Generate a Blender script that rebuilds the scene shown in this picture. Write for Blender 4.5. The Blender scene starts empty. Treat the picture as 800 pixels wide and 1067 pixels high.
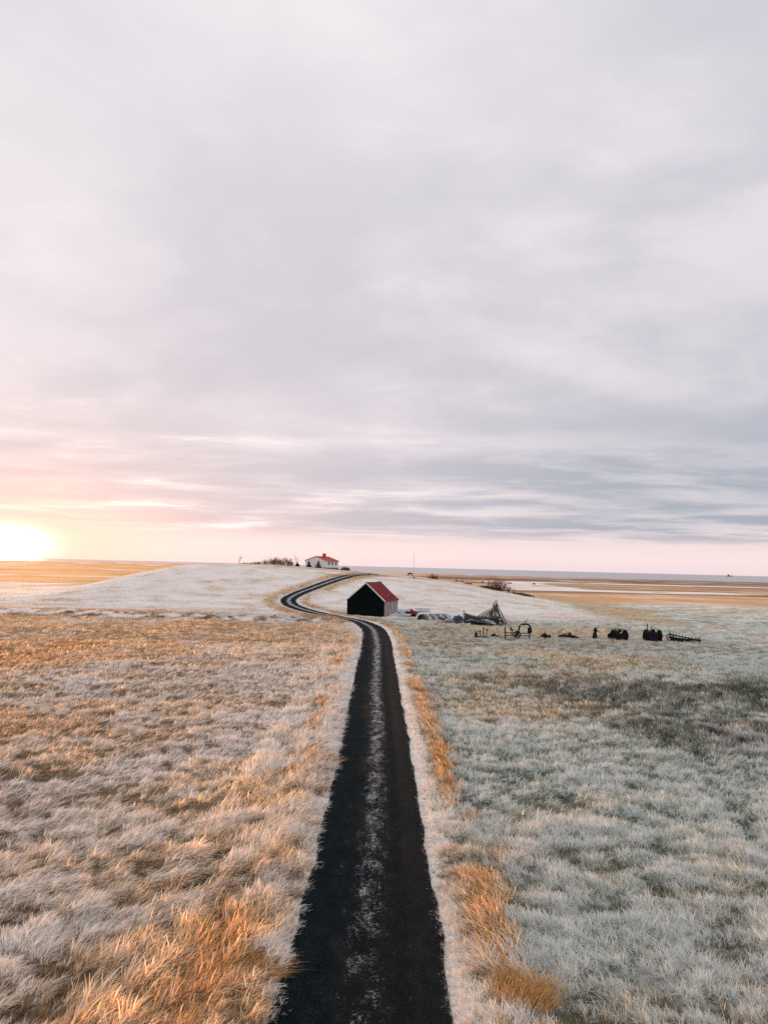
import bpy, bmesh, math, random
import numpy as np
from mathutils import Vector, Matrix, Euler

rng = np.random.default_rng(11)
random.seed(5)
S = bpy.context.scene
COL = S.collection
R = math.radians

# ------------------------------------------------------------------ camera
CAM_H = 8.0
F = 770.0 / 800.0
cam_d = bpy.data.cameras.new('camera')
cam_d.sensor_fit = 'HORIZONTAL'; cam_d.sensor_width = 36.0; cam_d.lens = 36.0 * F
cam_d.clip_start = 0.1; cam_d.clip_end = 120000
cam = bpy.data.objects.new('camera', cam_d); COL.objects.link(cam)
CAM_M = Matrix.Rotation(R(94.2), 3, 'X') @ Matrix.Rotation(R(1.43), 3, 'Z')
cam.matrix_world = Matrix.Translation((0, 0, CAM_H)) @ CAM_M.to_4x4()
S.camera = cam

# ------------------------------------------------------------------ noise
def _hash(ix, iy, seed):
    h = (ix.astype(np.int64) * 374761393 + iy.astype(np.int64) * 668265263 + seed * 974634777) & 0xFFFFFFFF
    h = ((h ^ (h >> 13)) * 1274126177) & 0xFFFFFFFF
    h = h ^ (h >> 16)
    return (h & 0xFFFF) / 65535.0

def vnoise(x, y, seed=0):
    x = np.asarray(x, float); y = np.asarray(y, float)
    ix = np.floor(x); iy = np.floor(y)
    fx = x - ix; fy = y - iy
    fx = fx * fx * (3 - 2 * fx); fy = fy * fy * (3 - 2 * fy)
    a = _hash(ix, iy, seed); b = _hash(ix + 1, iy, seed)
    c = _hash(ix, iy + 1, seed); d = _hash(ix + 1, iy + 1, seed)
    return (a * (1 - fx) + b * fx) * (1 - fy) + (c * (1 - fx) + d * fx) * fy

def fbm(x, y, seed=0, oct=4):
    v = 0; a = 0.5; t = 0
    for k in range(oct):
        v = v + a * vnoise(x, y, seed + k * 17); t += a
        x = np.asarray(x) * 2.03 + 3.1; y = np.asarray(y) * 2.03 - 1.7; a *= 0.5
    return v / t

def sst(a, b, x):
    t = np.clip((np.asarray(x, float) - a) / (b - a), 0, 1)
    return t * t * (3 - 2 * t)

# ------------------------------------------------------------------ terrain height
_hx = np.array([-400, -100, -86, -77, -70, -62, -54, -46, -30, -10, 0, 13, 25, 33, 41, 50, 62, 400.])
_hv = np.array([0, 0, .02, .10, .34, .76, .97, 1.05, 1.04, .86, .75, .65, .50, .33, .15, .04, 0, 0])

def smooth_h(x, y):
    x = np.asarray(x, float); y = np.asarray(y, float)
    prof = sst(116, 214, y)
    X = np.interp(x + 4 * (vnoise(x / 40, y / 40, 91) - .5), _hx, _hv)
    hill = 7.6 * prof * X * (1 - .6 * sst(265, 420, y)) * (1 - sst(400, 640, y))
    roll = 0.5 * (fbm(x / 38, y / 38, 3, 3) - .5) * sst(20, 60, y)
    plain = -1.1 * sst(130, 360, y) - 1.1 * sst(400, 1000, y)
    shore = 1190 - 0.2 * x + 1500 * sst(-60, -260, x) + 130 * (fbm(x / 260, y / 900, 8, 4) - .5)
    rad = np.hypot(x, y)
    sea = -9.0 * sst(0, 420, y - shore) - 9.0 * sst(2700, 3300, rad)
    return hill + roll + plain + sea

def raw_at(px, py, hfun=smooth_h):
    d = CAM_M @ Vector(((px - 400) / 770.0, (533.5 - py) / 770.0, -1.0))
    d = np.array(d)
    ts = np.geomspace(8, 3000, 9000)
    P = d[None, :] * ts[:, None]
    z = CAM_H + P[:, 2] - hfun(P[:, 0], P[:, 1])
    k = np.argmax(z < 0)
    if z[k] >= 0:
        k = len(ts) - 1
    return float(P[k, 0]), float(P[k, 1])

def pix(x, y, z):
    v = CAM_M.inverted() @ Vector((x, y, z - CAM_H))
    return 400 + 770 * v.x / -v.z, 533.5 - 770 * v.y / -v.z

# ------------------------------------------------------------------ road centre line
_rp = [(378, 1067), (385.5, 935), (390.7, 800), (391.2, 737), (391.8, 695), (392, 668), (389, 657),
       (380, 650.5), (368, 646.5), (350, 643), (332, 639.5), (313, 634.5), (302, 629.5), (301, 624.5), (309, 619.5),
       (325, 613), (342, 606.8), (356, 602.3), (364, 600.2)]
RP = [raw_at(*p) for p in _rp]
RP = [(RP[0][0] + .05, -30.0), (RP[0][0] + .02, 0.0)] + RP
RP += [(RP[-1][0] + 6, RP[-1][1] + 22), (RP[-1][0] - 6, RP[-1][1] + 50)]

def catmull(P, step):
    P = np.array(P); out = []
    Q = np.vstack([2 * P[0] - P[1], P, 2 * P[-1] - P[-2]])
    for i in range(1, len(Q) - 2):
        p0, p1, p2, p3 = Q[i - 1], Q[i], Q[i + 1], Q[i + 2]
        L = np.linalg.norm(p2 - p1); n = max(2, int(L / step))
        # centripetal-ish: scale tangents by segment lengths
        l0 = np.linalg.norm(p1 - p0); l2 = np.linalg.norm(p3 - p2)
        m1 = (p2 - p0) / (l0 + L) * L; m2 = (p3 - p1) / (l2 + L) * L
        t = np.linspace(0, 1, n, endpoint=False)[:, None]
        out.append((2*t**3-3*t**2+1)*p1 + (t**3-2*t**2+t)*m1 + (-2*t**3+3*t**2)*p2 + (t**3-t**2)*m2)
    out.append(P[-1:])
    return np.vstack(out)

RC = catmull(RP, 0.3)
RT = np.gradient(RC, axis=0); RT /= np.linalg.norm(RT, axis=1)[:, None]
RS = np.concatenate([[0], np.cumsum(np.linalg.norm(np.diff(RC, axis=0), axis=1))])
RN = np.stack([RT[:, 1], -RT[:, 0]], 1)      # right hand side
ROAD_W = 3.05
_rc = RC[::4]; _rn = RN[::4]

def road_d(x, y):
    """signed distance to the road centre line (right positive), chunked."""
    x = np.atleast_1d(np.asarray(x, float)).ravel(); y = np.atleast_1d(np.asarray(y, float)).ravel()
    out = np.full(x.shape, 99.0)
    near = np.where((np.abs(x + 6) < 26) & (y < 290) & (y > -40))[0]
    for s in range(0, len(near), 4000):
        k = near[s:s + 4000]
        dx = x[k, None] - _rc[None, :, 0]; dy = y[k, None] - _rc[None, :, 1]
        d2 = dx * dx + dy * dy
        j = d2.argmin(1); a = np.arange(len(k))
        side = dx[a, j] * _rn[j, 0] + dy[a, j] * _rn[j, 1]
        out[k] = np.sqrt(d2[a, j]) * np.sign(side + 1e-9)
    far = np.ones(x.shape, bool); far[near] = False
    out[far] = np.where(x[far] < -6, -99.0, 99.0)
    return out

def tussk(x, y):
    return fbm(x * 1.9 + .7 * y, y * 2.5, 21, 3)

def height(x, y, rd=None, detail=True):
    x = np.asarray(x, float); y = np.asarray(y, float); shp = x.shape
    x = x.ravel(); y = y.ravel()
    if rd is None: rd = road_d(x, y)
    h = smooth_h(x, y)
    if detail:
        a = np.abs(rd)
        m = sst(1.9, 4.5, a)
        tus = tussk(x, y) - .45
        big = fbm(x / 7, y / 7, 31, 3) - .5
        left = rd < 0
        amp = np.where(left, .34, .32) * (1 - .75 * sst(112, 128, y)) * (1 - sst(200, 260, y))
        strip = np.exp(-((y - 107 - 2 * vnoise(x / 9, 0 * x, 5)) / 5.0) ** 2) * sst(-5, -12, x)
        scrap = np.exp(-((y - 98) / 6.0) ** 2) * np.exp(-((x - 6.5) / 6.5) ** 2)
        h = h + m * (amp * tus + .3 * big * (1 - sst(140, 220, y)) + strip * .9 * (fbm(x * .7, y * .7, 77, 2) - .42)
                     + scrap * 1.5 * (fbm(x * .36, y * .36, 55, 3) - .33))
        # shallow verge bank
        h = h + .10 * np.exp(-((a - 2.6) / .7) ** 2) * (1 - sst(130, 160, y)) * (.4 + fbm(x, y * .5, 61, 2))
        inr = 1 - sst(1.5, 2.1, a)
        h = h - inr * (.05 + .1 * sst(80, 200, y))
    return h.reshape(shp)

def at(px, py):
    x, y = raw_at(px, py)
    return x, y, float(height(np.array([x]), np.array([y]))[0])

# ------------------------------------------------------------------ ground cover (what grows where)
C_STRAW = np.array([.78, .56, .33]); C_ORANGE = np.array([.74, .42, .17]); C_BROWN = np.array([.30, .195, .115])
C_GREEN = np.array([.29, .345, .235]); C_DARK = np.array([.085, .078, .06]); C_FROST = np.array([.92, .865, .81])
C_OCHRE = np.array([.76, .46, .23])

def lerp(a, b, t):
    return a + (b - a) * t[:, None]

def cover(x, y, rd):
    """base colour of the vegetation and how much frost lies on it."""
    x = x.ravel(); y = y.ravel(); n = len(x)
    a = np.abs(rd)
    left = 1 - sst(-1.0, 1.0, rd) if n else rd
    left = np.where(a > 90, (x < -6).astype(float), left)
    wx = x * .78 + y * .62; wy = -x * .62 + y * .78      # wind-aligned axes
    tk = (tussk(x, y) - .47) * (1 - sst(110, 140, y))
    n6 = fbm(x / 1.3, y / 2.2, 261, 2)
    n1 = fbm(wx / 16, wy / 7, 101, 4); n2 = fbm(x / 3.2, y / 3.2, 131, 3); n3 = fbm(x / 45, y / 30, 151, 3)
    # left meadow: straw with frosted swathes
    base = np.repeat(C_STRAW[None], n, 0)
    base = lerp(base, C_BROWN, sst(.50, .72, n2) * .55)
    base = lerp(base, C_ORANGE, sst(.52, .66, n1) * .38 * sst(.35, .6, n2))
    n4 = fbm(wx / 2.6, wy / 1.1, 141, 3)
    fr = .34 + .9 * (.5 - n1) + .6 * (n2 - .5) + 1.0 * (n4 - .5) - .06 * sst(40, 12, y)
    fr = fr - .30 * sst(-8, -34, x) * sst(14, 55, y)  # frost thinned to the left so the painted sun glow shows
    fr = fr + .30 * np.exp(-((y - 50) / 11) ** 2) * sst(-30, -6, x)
    glow_tint = sst(-2, -30, x) * sst(14, 45, y) * sst(.35, .6, n1 + .5 * (n4 - .5) + .1)
    base = lerp(base, C_OCHRE * 1.1, glow_tint * .85)  # ochre grass, made stronger to paint in the orange sun glow
    straw_band = np.exp(-((y - 80 - 4 * n3) / 13) ** 2)
    fr = fr - .12 * straw_band * sst(.3, .6, n4 + .1)
    base = lerp(base, C_STRAW * 1.05, straw_band * .6)
    # right meadow: grey-green, heavily frosted
    baseR = np.repeat(C_GREEN[None], n, 0)
    baseR = lerp(baseR, C_STRAW * .8, sst(.46, .62, n1) * .7)
    n5 = fbm(x / .9, y / .9, 161, 2)
    frR = .60 + .5 * (n3 - .5) - .16 * sst(.5, .62, n1) + .7 * (n2 - .5) + .7 * (n5 - .5)
    st = np.exp(-((y - 68) / 7) ** 2) * sst(10, 16, x) * sst(30, 24, x)
    frR = frR - .25 * st; baseR = lerp(baseR, C_STRAW * .9, np.clip(st, 0, 1) * .8)
    rush = sst(8, 15, x + .2 * (y - 40)) * sst(31, 37, y + 2 * n2) * sst(60, 53, y)
    rush = np.clip(rush, 0, 1) * sst(.24, .42, fbm(x / 4, y / 2.6, 171, 4))
    baseR = lerp(baseR, lerp(np.repeat(np.array([[.11, .118, .10]]), n, 0), C_BROWN * .7, sst(.52, .66, n2) * .5), rush * .9); frR = frR - .55 * rush
    scrap = np.exp(-((y - 99) / 10.0) ** 2) * sst(2, 5, x) * sst(40, 26, x)
    baseR = lerp(baseR, C_STRAW, scrap * .9); frR = frR - .42 * scrap * sst(.38, .55, n2 + .1)
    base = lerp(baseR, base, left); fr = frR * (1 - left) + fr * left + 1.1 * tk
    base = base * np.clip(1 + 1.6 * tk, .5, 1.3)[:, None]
    # rough bank at the hill's foot
    strip = np.exp(-((y - 107 - 2 * vnoise(x / 9, 0 * x, 5)) / 5.0) ** 2) * sst(-6, -12, x)
    strip = np.clip(strip * 1.3, 0, 1)
    base = lerp(base, C_BROWN * .7, strip * .9); fr = fr * (1 - strip) + strip * (.74 + 2.4 * (n6 - .5))
    # hill: even frost, straw on the crest and along the road
    _, = [None]
    hill = sst(113, 122, y) * sst(-108, -82, x + .10 * (y - 150) + 26 * (n1 - .5) + 9 * (n2 - .5)) * sst(46, 36, x - .05 * (y - 150)) * (1 - sst(205, 300, y))
    fr = fr * (1 - hill) + hill * (.70 + .7 * (n2 - .5) + .55 * (fbm(x / 14, y / 9, 231, 4) - .5) - .28 * sst(192, 212, y) * sst(.4, .6, n1 + .1))
    base = lerp(base, C_STRAW * .9, hill)
    ring = np.exp(-((x - .05 * (y - 150) - 47 + 6 * (n3 - .5)) / 6) ** 2) * sst(104, 118, y) * (1 - sst(200, 230, y))
    fr = fr - .5 * ring * sst(.35, .55, n2 + .1); base = lerp(base, C_STRAW, ring * .8)
    edge = np.exp(-((a - 3.4) / 1.3) ** 2) * sst(96, 108, y) * sst(300, 250, y)
    fr = fr - .7 * edge * sst(.35, .55, n2 + .1)
    # plain beyond: ochre, with frosted fields on the right and dark heath lines
    far = sst(200, 262, y + .25 * np.abs(x + 20) * (x > 0))
    far = np.maximum(far, sst(150, 162, y) * sst(-86, -100, x + .10 * (y - 150)))
    far = np.where(x < -40, far, sst(172, 212, y - 20 * (n3 - .5) - .25 * np.clip(x - 60, 0, 200)))
    far = far * (1 - hill)
    nf = fbm(x / 110, y / 90, 201, 4); nl = fbm(x / 260, y / 70, 211, 5); nm = fbm(x / 22, y / 40, 213, 4)
    basF = lerp(np.repeat(C_OCHRE[None], n, 0), C_STRAW * .9, sst(.45, .7, nf))
    basF = lerp(basF, C_BROWN * .8, sst(.56, .66, nl) * .75)
    basF = lerp(basF, np.array([.86, .46, .17]), sst(-40, -140, x) * .8)  # orange towards the left: sun glow over the land put into the colour
    basF = basF * (.72 + .56 * nm)[:, None]
    frF = .20 + .5 * (nf - .5) + 1.1 * (nm - .5)
    nb = fbm(x / 180, y / 38, 217, 4); frF = frF + 1.3 * (nb - .5)
    dk = sst(.57, .64, fbm(x / 150, y / 30, 219, 4)) * sst(220, 280, y); basF = lerp(basF, np.array([.20, .14, .10]), dk * .75); frF = frF - .4 * dk
    field = sst(325, 360, y + 35 * (nf - .5)) * (1 - sst(560, 610, y + 60 * (nf - .5))) * sst(40, 60, x - .10 * (y - 300))
    y_ = y + 70 * (nm - .5); x_ = x + 40 * (nf - .5)
    patch = sst(345, 372, y_) * (1 - sst(520, 570, y_)) * sst(112, 128, x_ + .06 * (y - 350)) * sst(245, 210, x_ - .25 * (y - 350))
    frF = frF + .85 * field * (1 - patch)
    frF = frF - .5 * field * sst(.58, .68, nl) - .45 * field * sst(.60, .72, nm)
    track = np.exp(-((y - 430 - .35 * (x - 120) - 30 * (nm - .5)) / 16) ** 2) * field
    frF = frF - .6 * track; basF = lerp(basF, C_BROWN, track * .6)
    heath = sst(590, 640, y + 110 * (nf - .5)) * (1 - sst(830, 930, y)) * sst(20, 60, x)
    basF = lerp(basF, np.array([.17, .115, .10]), np.clip(heath * .9, 0, 1))
    hl = np.exp(-((y - 236 - 12 * (nf - .5) - .12 * (x + 120)) / 26) ** 2) * sst(-80, -92, x) * .9 * sst(.3, .5, nm + .1)
    basF = lerp(basF, np.array([.16, .07, .03]), hl)
    shoreb = sst(900, 1000, y) * sst(0, 120, x)
    basF = lerp(basF, np.array([.34, .21, .15]), shoreb * .7)
    base = lerp(base, basF, far); fr = fr * (1 - far) + frF * far
    # verge: white close to the gravel, orange tussocks behind it
    near = 1 - sst(125, 160, y)
    orb = np.exp(-((a - np.where(rd > 0, 2.85, 3.2)) / (.30 + .4 * n3)) ** 2) * sst(.49, .60, fbm(x / 1.3, y / 2.6, 221, 3) + np.where(rd > 0, .045, .0) + .02 * sst(30, 14, y) + .10 * (n2 - .5)) * near
    base = lerp(base, C_ORANGE, np.clip(orb, 0, 1)); fr = fr * (1 - orb) + orb * (.08 + .8 * (n2 - .4))
    vg = (1 - sst(1.85, 2.5, a + 2.2 * (n2 - .5) + 1.2 * (n3 - .5))) * near
    fr = fr * (1 - vg) + vg * (1.02 + .6 * (n2 - .5))
    fc = lerp(np.repeat(C_FROST[None], n, 0), np.array([.78, .81, .775]), (1 - left) * (1 - sst(150, 190, y)) * sst(1.5, 3.5, a) * (1 - .8 * hill))
    return np.clip(base, 0, 1), np.clip(fr, 0, 1), fc

# ------------------------------------------------------------------ materials
MATS = {}
def nodes_of(name):
    m = bpy.data.materials.new(name); m.use_nodes = True
    nt = m.node_tree; nt.nodes.clear()
    out = nt.nodes.new('ShaderNodeOutputMaterial')
    return m, nt, out

def mat(name, col, rough=.8, var=.25, scale=6.0, col2=None, spec=.3, metal=0.0, bump=.0, stretch=(1, 1, 1), thr=(.4, .62)):
    """procedural surface: two tones mixed by noise, optional bump."""
    if name in MATS: return MATS[name]
    m, nt, out = nodes_of(name)
    N = nt.nodes.new; L = nt.links.new
    tc = N('ShaderNodeTexCoord'); mp = N('ShaderNodeMapping'); mp.inputs['Scale'].default_value = stretch
    L(tc.outputs['Object'], mp.inputs['Vector'])
    no = N('ShaderNodeTexNoise'); no.inputs['Scale'].default_value = scale; no.inputs['Detail'].default_value = 5
    L(mp.outputs[0], no.inputs['Vector'])
    rp = N('ShaderNodeValToRGB')
    c2 = col2 or tuple(c * (1 - var) for c in col)
    rp.color_ramp.elements[0].color = (*c2, 1); rp.color_ramp.elements[0].position = thr[0]
    rp.color_ramp.elements[1].color = (*col, 1); rp.color_ramp.elements[1].position = thr[1]
    L(no.outputs['Fac'], rp.inputs['Fac'])
    b = N('ShaderNodeBsdfPrincipled'); b.inputs['Roughness'].default_value = rough
    b.inputs['Metallic'].default_value = metal; b.inputs['Specular IOR Level'].default_value = spec
    L(rp.outputs[0], b.inputs['Base Color'])
    if bump:
        bp = N('ShaderNodeBump'); bp.inputs['Strength'].default_value = bump; bp.inputs['Distance'].default_value = .05
        L(no.outputs['Fac'], bp.inputs['Height']); L(bp.outputs[0], b.inputs['Normal'])
    L(b.outputs[0], out.inputs['Surface'])
    MATS[name] = m
    return m

def ground_mat():
    m, nt, out = nodes_of('frosted_ground')
    N = nt.nodes.new; L = nt.links.new
    ca = N('ShaderNodeAttribute'); ca.attribute_name = 'cover'
    fa = N('ShaderNodeAttribute'); fa.attribute_name = 'frost'
    tc = N('ShaderNodeTexCoord')
    n1 = N('ShaderNodeTexNoise'); n1.inputs['Scale'].default_value = 2.2; n1.inputs['Detail'].default_value = 7; n1.inputs['Roughness'].default_value = .62
    n2 = N('ShaderNodeTexNoise'); n2.inputs['Scale'].default_value = .35; n2.inputs['Detail'].default_value = 6; n2.inputs['Roughness'].default_value = .6
    mp = N('ShaderNodeMapping'); mp.inputs['Rotation'].default_value = (0, 0, R(-35)); mp.inputs['Scale'].default_value = (.6, 1.6, 1)
    L(tc.outputs['Object'], mp.inputs[0]); L(mp.outputs[0], n1.inputs['Vector']); L(tc.outputs['Object'], n2.inputs['Vector'])
    a1 = N('ShaderNodeMath'); a1.operation = 'MULTIPLY_ADD'; a1.inputs[1].default_value = 1.0
    L(n1.outputs['Fac'], a1.inputs[0]); L(fa.outputs['Fac'], a1.inputs[2])
    a2 = N('ShaderNodeMath'); a2.operation = 'MULTIPLY_ADD'; a2.inputs[1].default_value = .7
    L(n2.outputs['Fac'], a2.inputs[0]); L(a1.outputs[0], a2.inputs[2])
    mr = N('ShaderNodeMapRange'); mr.interpolation_type = 'SMOOTHSTEP'
    mr.inputs['From Min'].default_value = 1.0; mr.inputs['From Max'].default_value = 1.75
    L(a2.outputs[0], mr.inputs['Value'])
    # base tone variation
    hv = N('ShaderNodeMapRange'); hv.inputs['From Min'].default_value = .3; hv.inputs['From Max'].default_value = .7
    hv.inputs['To Min'].default_value = .62; hv.inputs['To Max'].default_value = 1.18
    L(n1.outputs['Fac'], hv.inputs['Value'])
    mul = N('ShaderNodeVectorMath'); mul.operation = 'SCALE'
    L(ca.outputs['Color'], mul.inputs[0]); L(hv.outputs[0], mul.inputs['Scale'])
    mix = N('ShaderNodeMix'); mix.data_type = 'RGBA'
    ra = N('ShaderNodeAttribute'); ra.attribute_name = 'rimecol'
    L(mr.outputs[0], mix.inputs[0]); L(mul.outputs[0], mix.inputs[6]); L(ra.outputs['Color'], mix.inputs[7])
    b = N('ShaderNodeBsdfPrincipled'); b.inputs['Roughness'].default_value = .95; b.inputs['Specular IOR Level'].default_value = .1
    L(mix.outputs[2], b.inputs['Base Color'])
    bp = N('ShaderNodeBump'); bp.inputs['Strength'].default_value = .9; bp.inputs['Distance'].default_value = .12
    L(n1.outputs['Fac'], bp.inputs['Height']); L(bp.outputs[0], b.inputs['Normal'])
    L(b.outputs[0], out.inputs['Surface'])
    return m

def grass_mat():
    m, nt, out = nodes_of('frosted_grass')
    N = nt.nodes.new; L = nt.links.new
    ci = N('ShaderNodeAttribute'); ci.attribute_type = 'INSTANCER'; ci.attribute_name = 'gcol'
    fi = N('ShaderNodeAttribute'); fi.attribute_type = 'INSTANCER'; fi.attribute_name = 'gfrost'
    bl = N('ShaderNodeAttribute'); bl.attribute_name = 'blade'      # x = along blade, y = random tone, z = random frost
    sx = N('ShaderNodeSeparateXYZ'); L(bl.outputs['Vector'], sx.inputs[0])
    # frost amount = gfrost*1.5 + random - .65 + tip
    m1 = N('ShaderNodeMath'); m1.operation = 'MULTIPLY_ADD'; m1.inputs[1].default_value = 1.75; m1.inputs[2].default_value = -.97
    L(fi.outputs['Fac'], m1.inputs[0])
    m2 = N('ShaderNodeMath'); m2.operation = 'MULTIPLY_ADD'; m2.inputs[1].default_value = 1.05
    L(sx.outputs['Z'], m2.inputs[0]); L(m1.outputs[0], m2.inputs[2])
    m3 = N('ShaderNodeMath'); m3.operation = 'MULTIPLY_ADD'; m3.inputs[1].default_value = .22; m3.use_clamp = True
    L(sx.outputs['X'], m3.inputs[0]); L(m2.outputs[0], m3.inputs[2])
    tone = N('ShaderNodeMapRange'); tone.inputs['To Min'].default_value = .30; tone.inputs['To Max'].default_value = 1.45
    L(sx.outputs['Y'], tone.inputs['Value'])
    mul = N('ShaderNodeVectorMath'); mul.operation = 'SCALE'
    L(ci.outputs['Vector'], mul.inputs[0]); L(tone.outputs[0], mul.inputs['Scale'])
    mix = N('ShaderNodeMix'); mix.data_type = 'RGBA'
    ra = N('ShaderNodeAttribute'); ra.attribute_type = 'INSTANCER'; ra.attribute_name = 'grime'
    L(m3.outputs[0], mix.inputs[0]); L(mul.outputs[0], mix.inputs[6]); L(ra.outputs['Vector'], mix.inputs[7])
    d = N('ShaderNodeBsdfDiffuse'); t = N('ShaderNodeBsdfTranslucent')
    L(mix.outputs[2], d.inputs['Color']); L(mix.outputs[2], t.inputs['Color'])
    ms = N('ShaderNodeMixShader'); ms.inputs[0].default_value = .34
    L(d.outputs[0], ms.inputs[1]); L(t.outputs[0], ms.inputs[2]); L(ms.outputs[0], out.inputs['Surface'])
    return m

def road_mat():
    m, nt, out = nodes_of('dark_gravel')
    N = nt.nodes.new; L = nt.links.new
    uv = N('ShaderNodeAttribute'); uv.attribute_name = 'lane'       # x across -1..1, y metres along
    fz = N('ShaderNodeAttribute'); fz.attribute_name = 'rime'
    tc = N('ShaderNodeTexCoord')
    g = N('ShaderNodeTexNoise'); g.inputs['Scale'].default_value = 19; g.inputs['Detail'].default_value = 6; g.inputs['Roughness'].default_value = .75
    k = N('ShaderNodeTexNoise'); k.inputs['Scale'].default_value = 1.1; k.inputs['Detail'].default_value = 7; k.inputs['Roughness'].default_value = .7
    mpk = N('ShaderNodeMapping'); mpk.inputs['Scale'].default_value = (2.4, 1.1, 1)
    L(tc.outputs['Object'], mpk.inputs[0]); L(mpk.outputs[0], k.inputs['Vector']); L(tc.outputs['Object'], g.inputs['Vector'])
    add = N('ShaderNodeMath'); add.operation = 'MULTIPLY_ADD'; add.inputs[1].default_value = .85
    L(k.outputs['Fac'], add.inputs[0]); L(fz.outputs['Fac'], add.inputs[2])
    add2 = N('ShaderNodeMath'); add2.operation = 'MULTIPLY_ADD'; add2.inputs[1].default_value = 1.15
    L(g.outputs['Fac'], add2.inputs[0]); L(add.outputs[0], add2.inputs[2])
    mr = N('ShaderNodeMapRange'); mr.interpolation_type = 'SMOOTHSTEP'; mr.inputs['From Min'].default_value = 1.28; mr.inputs['From Max'].default_value = 1.62
    L(add2.outputs[0], mr.inputs['Value'])
    rp = N('ShaderNodeValToRGB'); e = rp.color_ramp.elements
    e[0].position = .42; e[0].color = (.0015, .0035, .0042, 1); e[1].position = .75; e[1].color = (.014, .025, .030, 1)
    gk = N('ShaderNodeMath'); gk.operation = 'MULTIPLY_ADD'; gk.inputs[1].default_value = .45; gk.inputs[2].default_value = -.22
    L(k.outputs['Fac'], gk.inputs[0]); ga = N('ShaderNodeMath'); ga.operation = 'ADD'; L(g.outputs['Fac'], ga.inputs[0]); L(gk.outputs[0], ga.inputs[1])
    L(ga.outputs[0], rp.inputs['Fac'])
    mix = N('ShaderNodeMix'); mix.data_type = 'RGBA'
    L(mr.outputs[0], mix.inputs[0]); L(rp.outputs[0], mix.inputs[6]); mix.inputs[7].default_value = (.50, .505, .52, 1)
    b = N('ShaderNodeBsdfPrincipled'); b.inputs['Roughness'].default_value = .9; b.inputs['Specular IOR Level'].default_value = .05
    L(mix.outputs[2], b.inputs['Base Color'])
    bp = N('ShaderNodeBump'); bp.inputs['Strength'].default_value = .6; bp.inputs['Distance'].default_value = .02
    L(g.outputs['Fac'], bp.inputs['Height']); L(bp.outputs[0], b.inputs['Normal'])
    L(b.outputs[0], out.inputs['Surface'])
    return m

def sea_mat():
    m, nt, out = nodes_of('calm_sea')
    N = nt.nodes.new; L = nt.links.new
    tc = N('ShaderNodeTexCoord'); mp = N('ShaderNodeMapping'); mp.inputs['Scale'].default_value = (.02, .08, 1)
    no = N('ShaderNodeTexNoise'); no.inputs['Scale'].default_value = 1.0; no.inputs['Detail'].default_value = 5
    L(tc.outputs['Object'], mp.inputs[0]); L(mp.outputs[0], no.inputs['Vector'])
    b = N('ShaderNodeBsdfPrincipled'); b.inputs['Base Color'].default_value = (.12, .14, .17, 1)
    b.inputs['Roughness'].default_value = .18; b.inputs['IOR'].default_value = 1.33
    bp = N('ShaderNodeBump'); bp.inputs['Strength'].default_value = .12; bp.inputs['Distance'].default_value = .3
    L(no.outputs['Fac'], bp.inputs['Height']); L(bp.outputs[0], b.inputs['Normal'])
    L(b.outputs[0], out.inputs['Surface'])
    return m

# ------------------------------------------------------------------ object helpers
def tag(o, label=None, cat=None, group=None, kind=None):
    if label: o['label'] = label
    if cat: o['category'] = cat
    if group: o['group'] = group
    if kind: o['kind'] = kind
    return o

def empty(name, loc, rz=0, label=None, cat=None, group=None):
    o = bpy.data.objects.new(name, None); COL.objects.link(o)
    o.location = loc; o.rotation_euler = (0, 0, rz); o.empty_display_size = .3
    return tag(o, label, cat, group)

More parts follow.
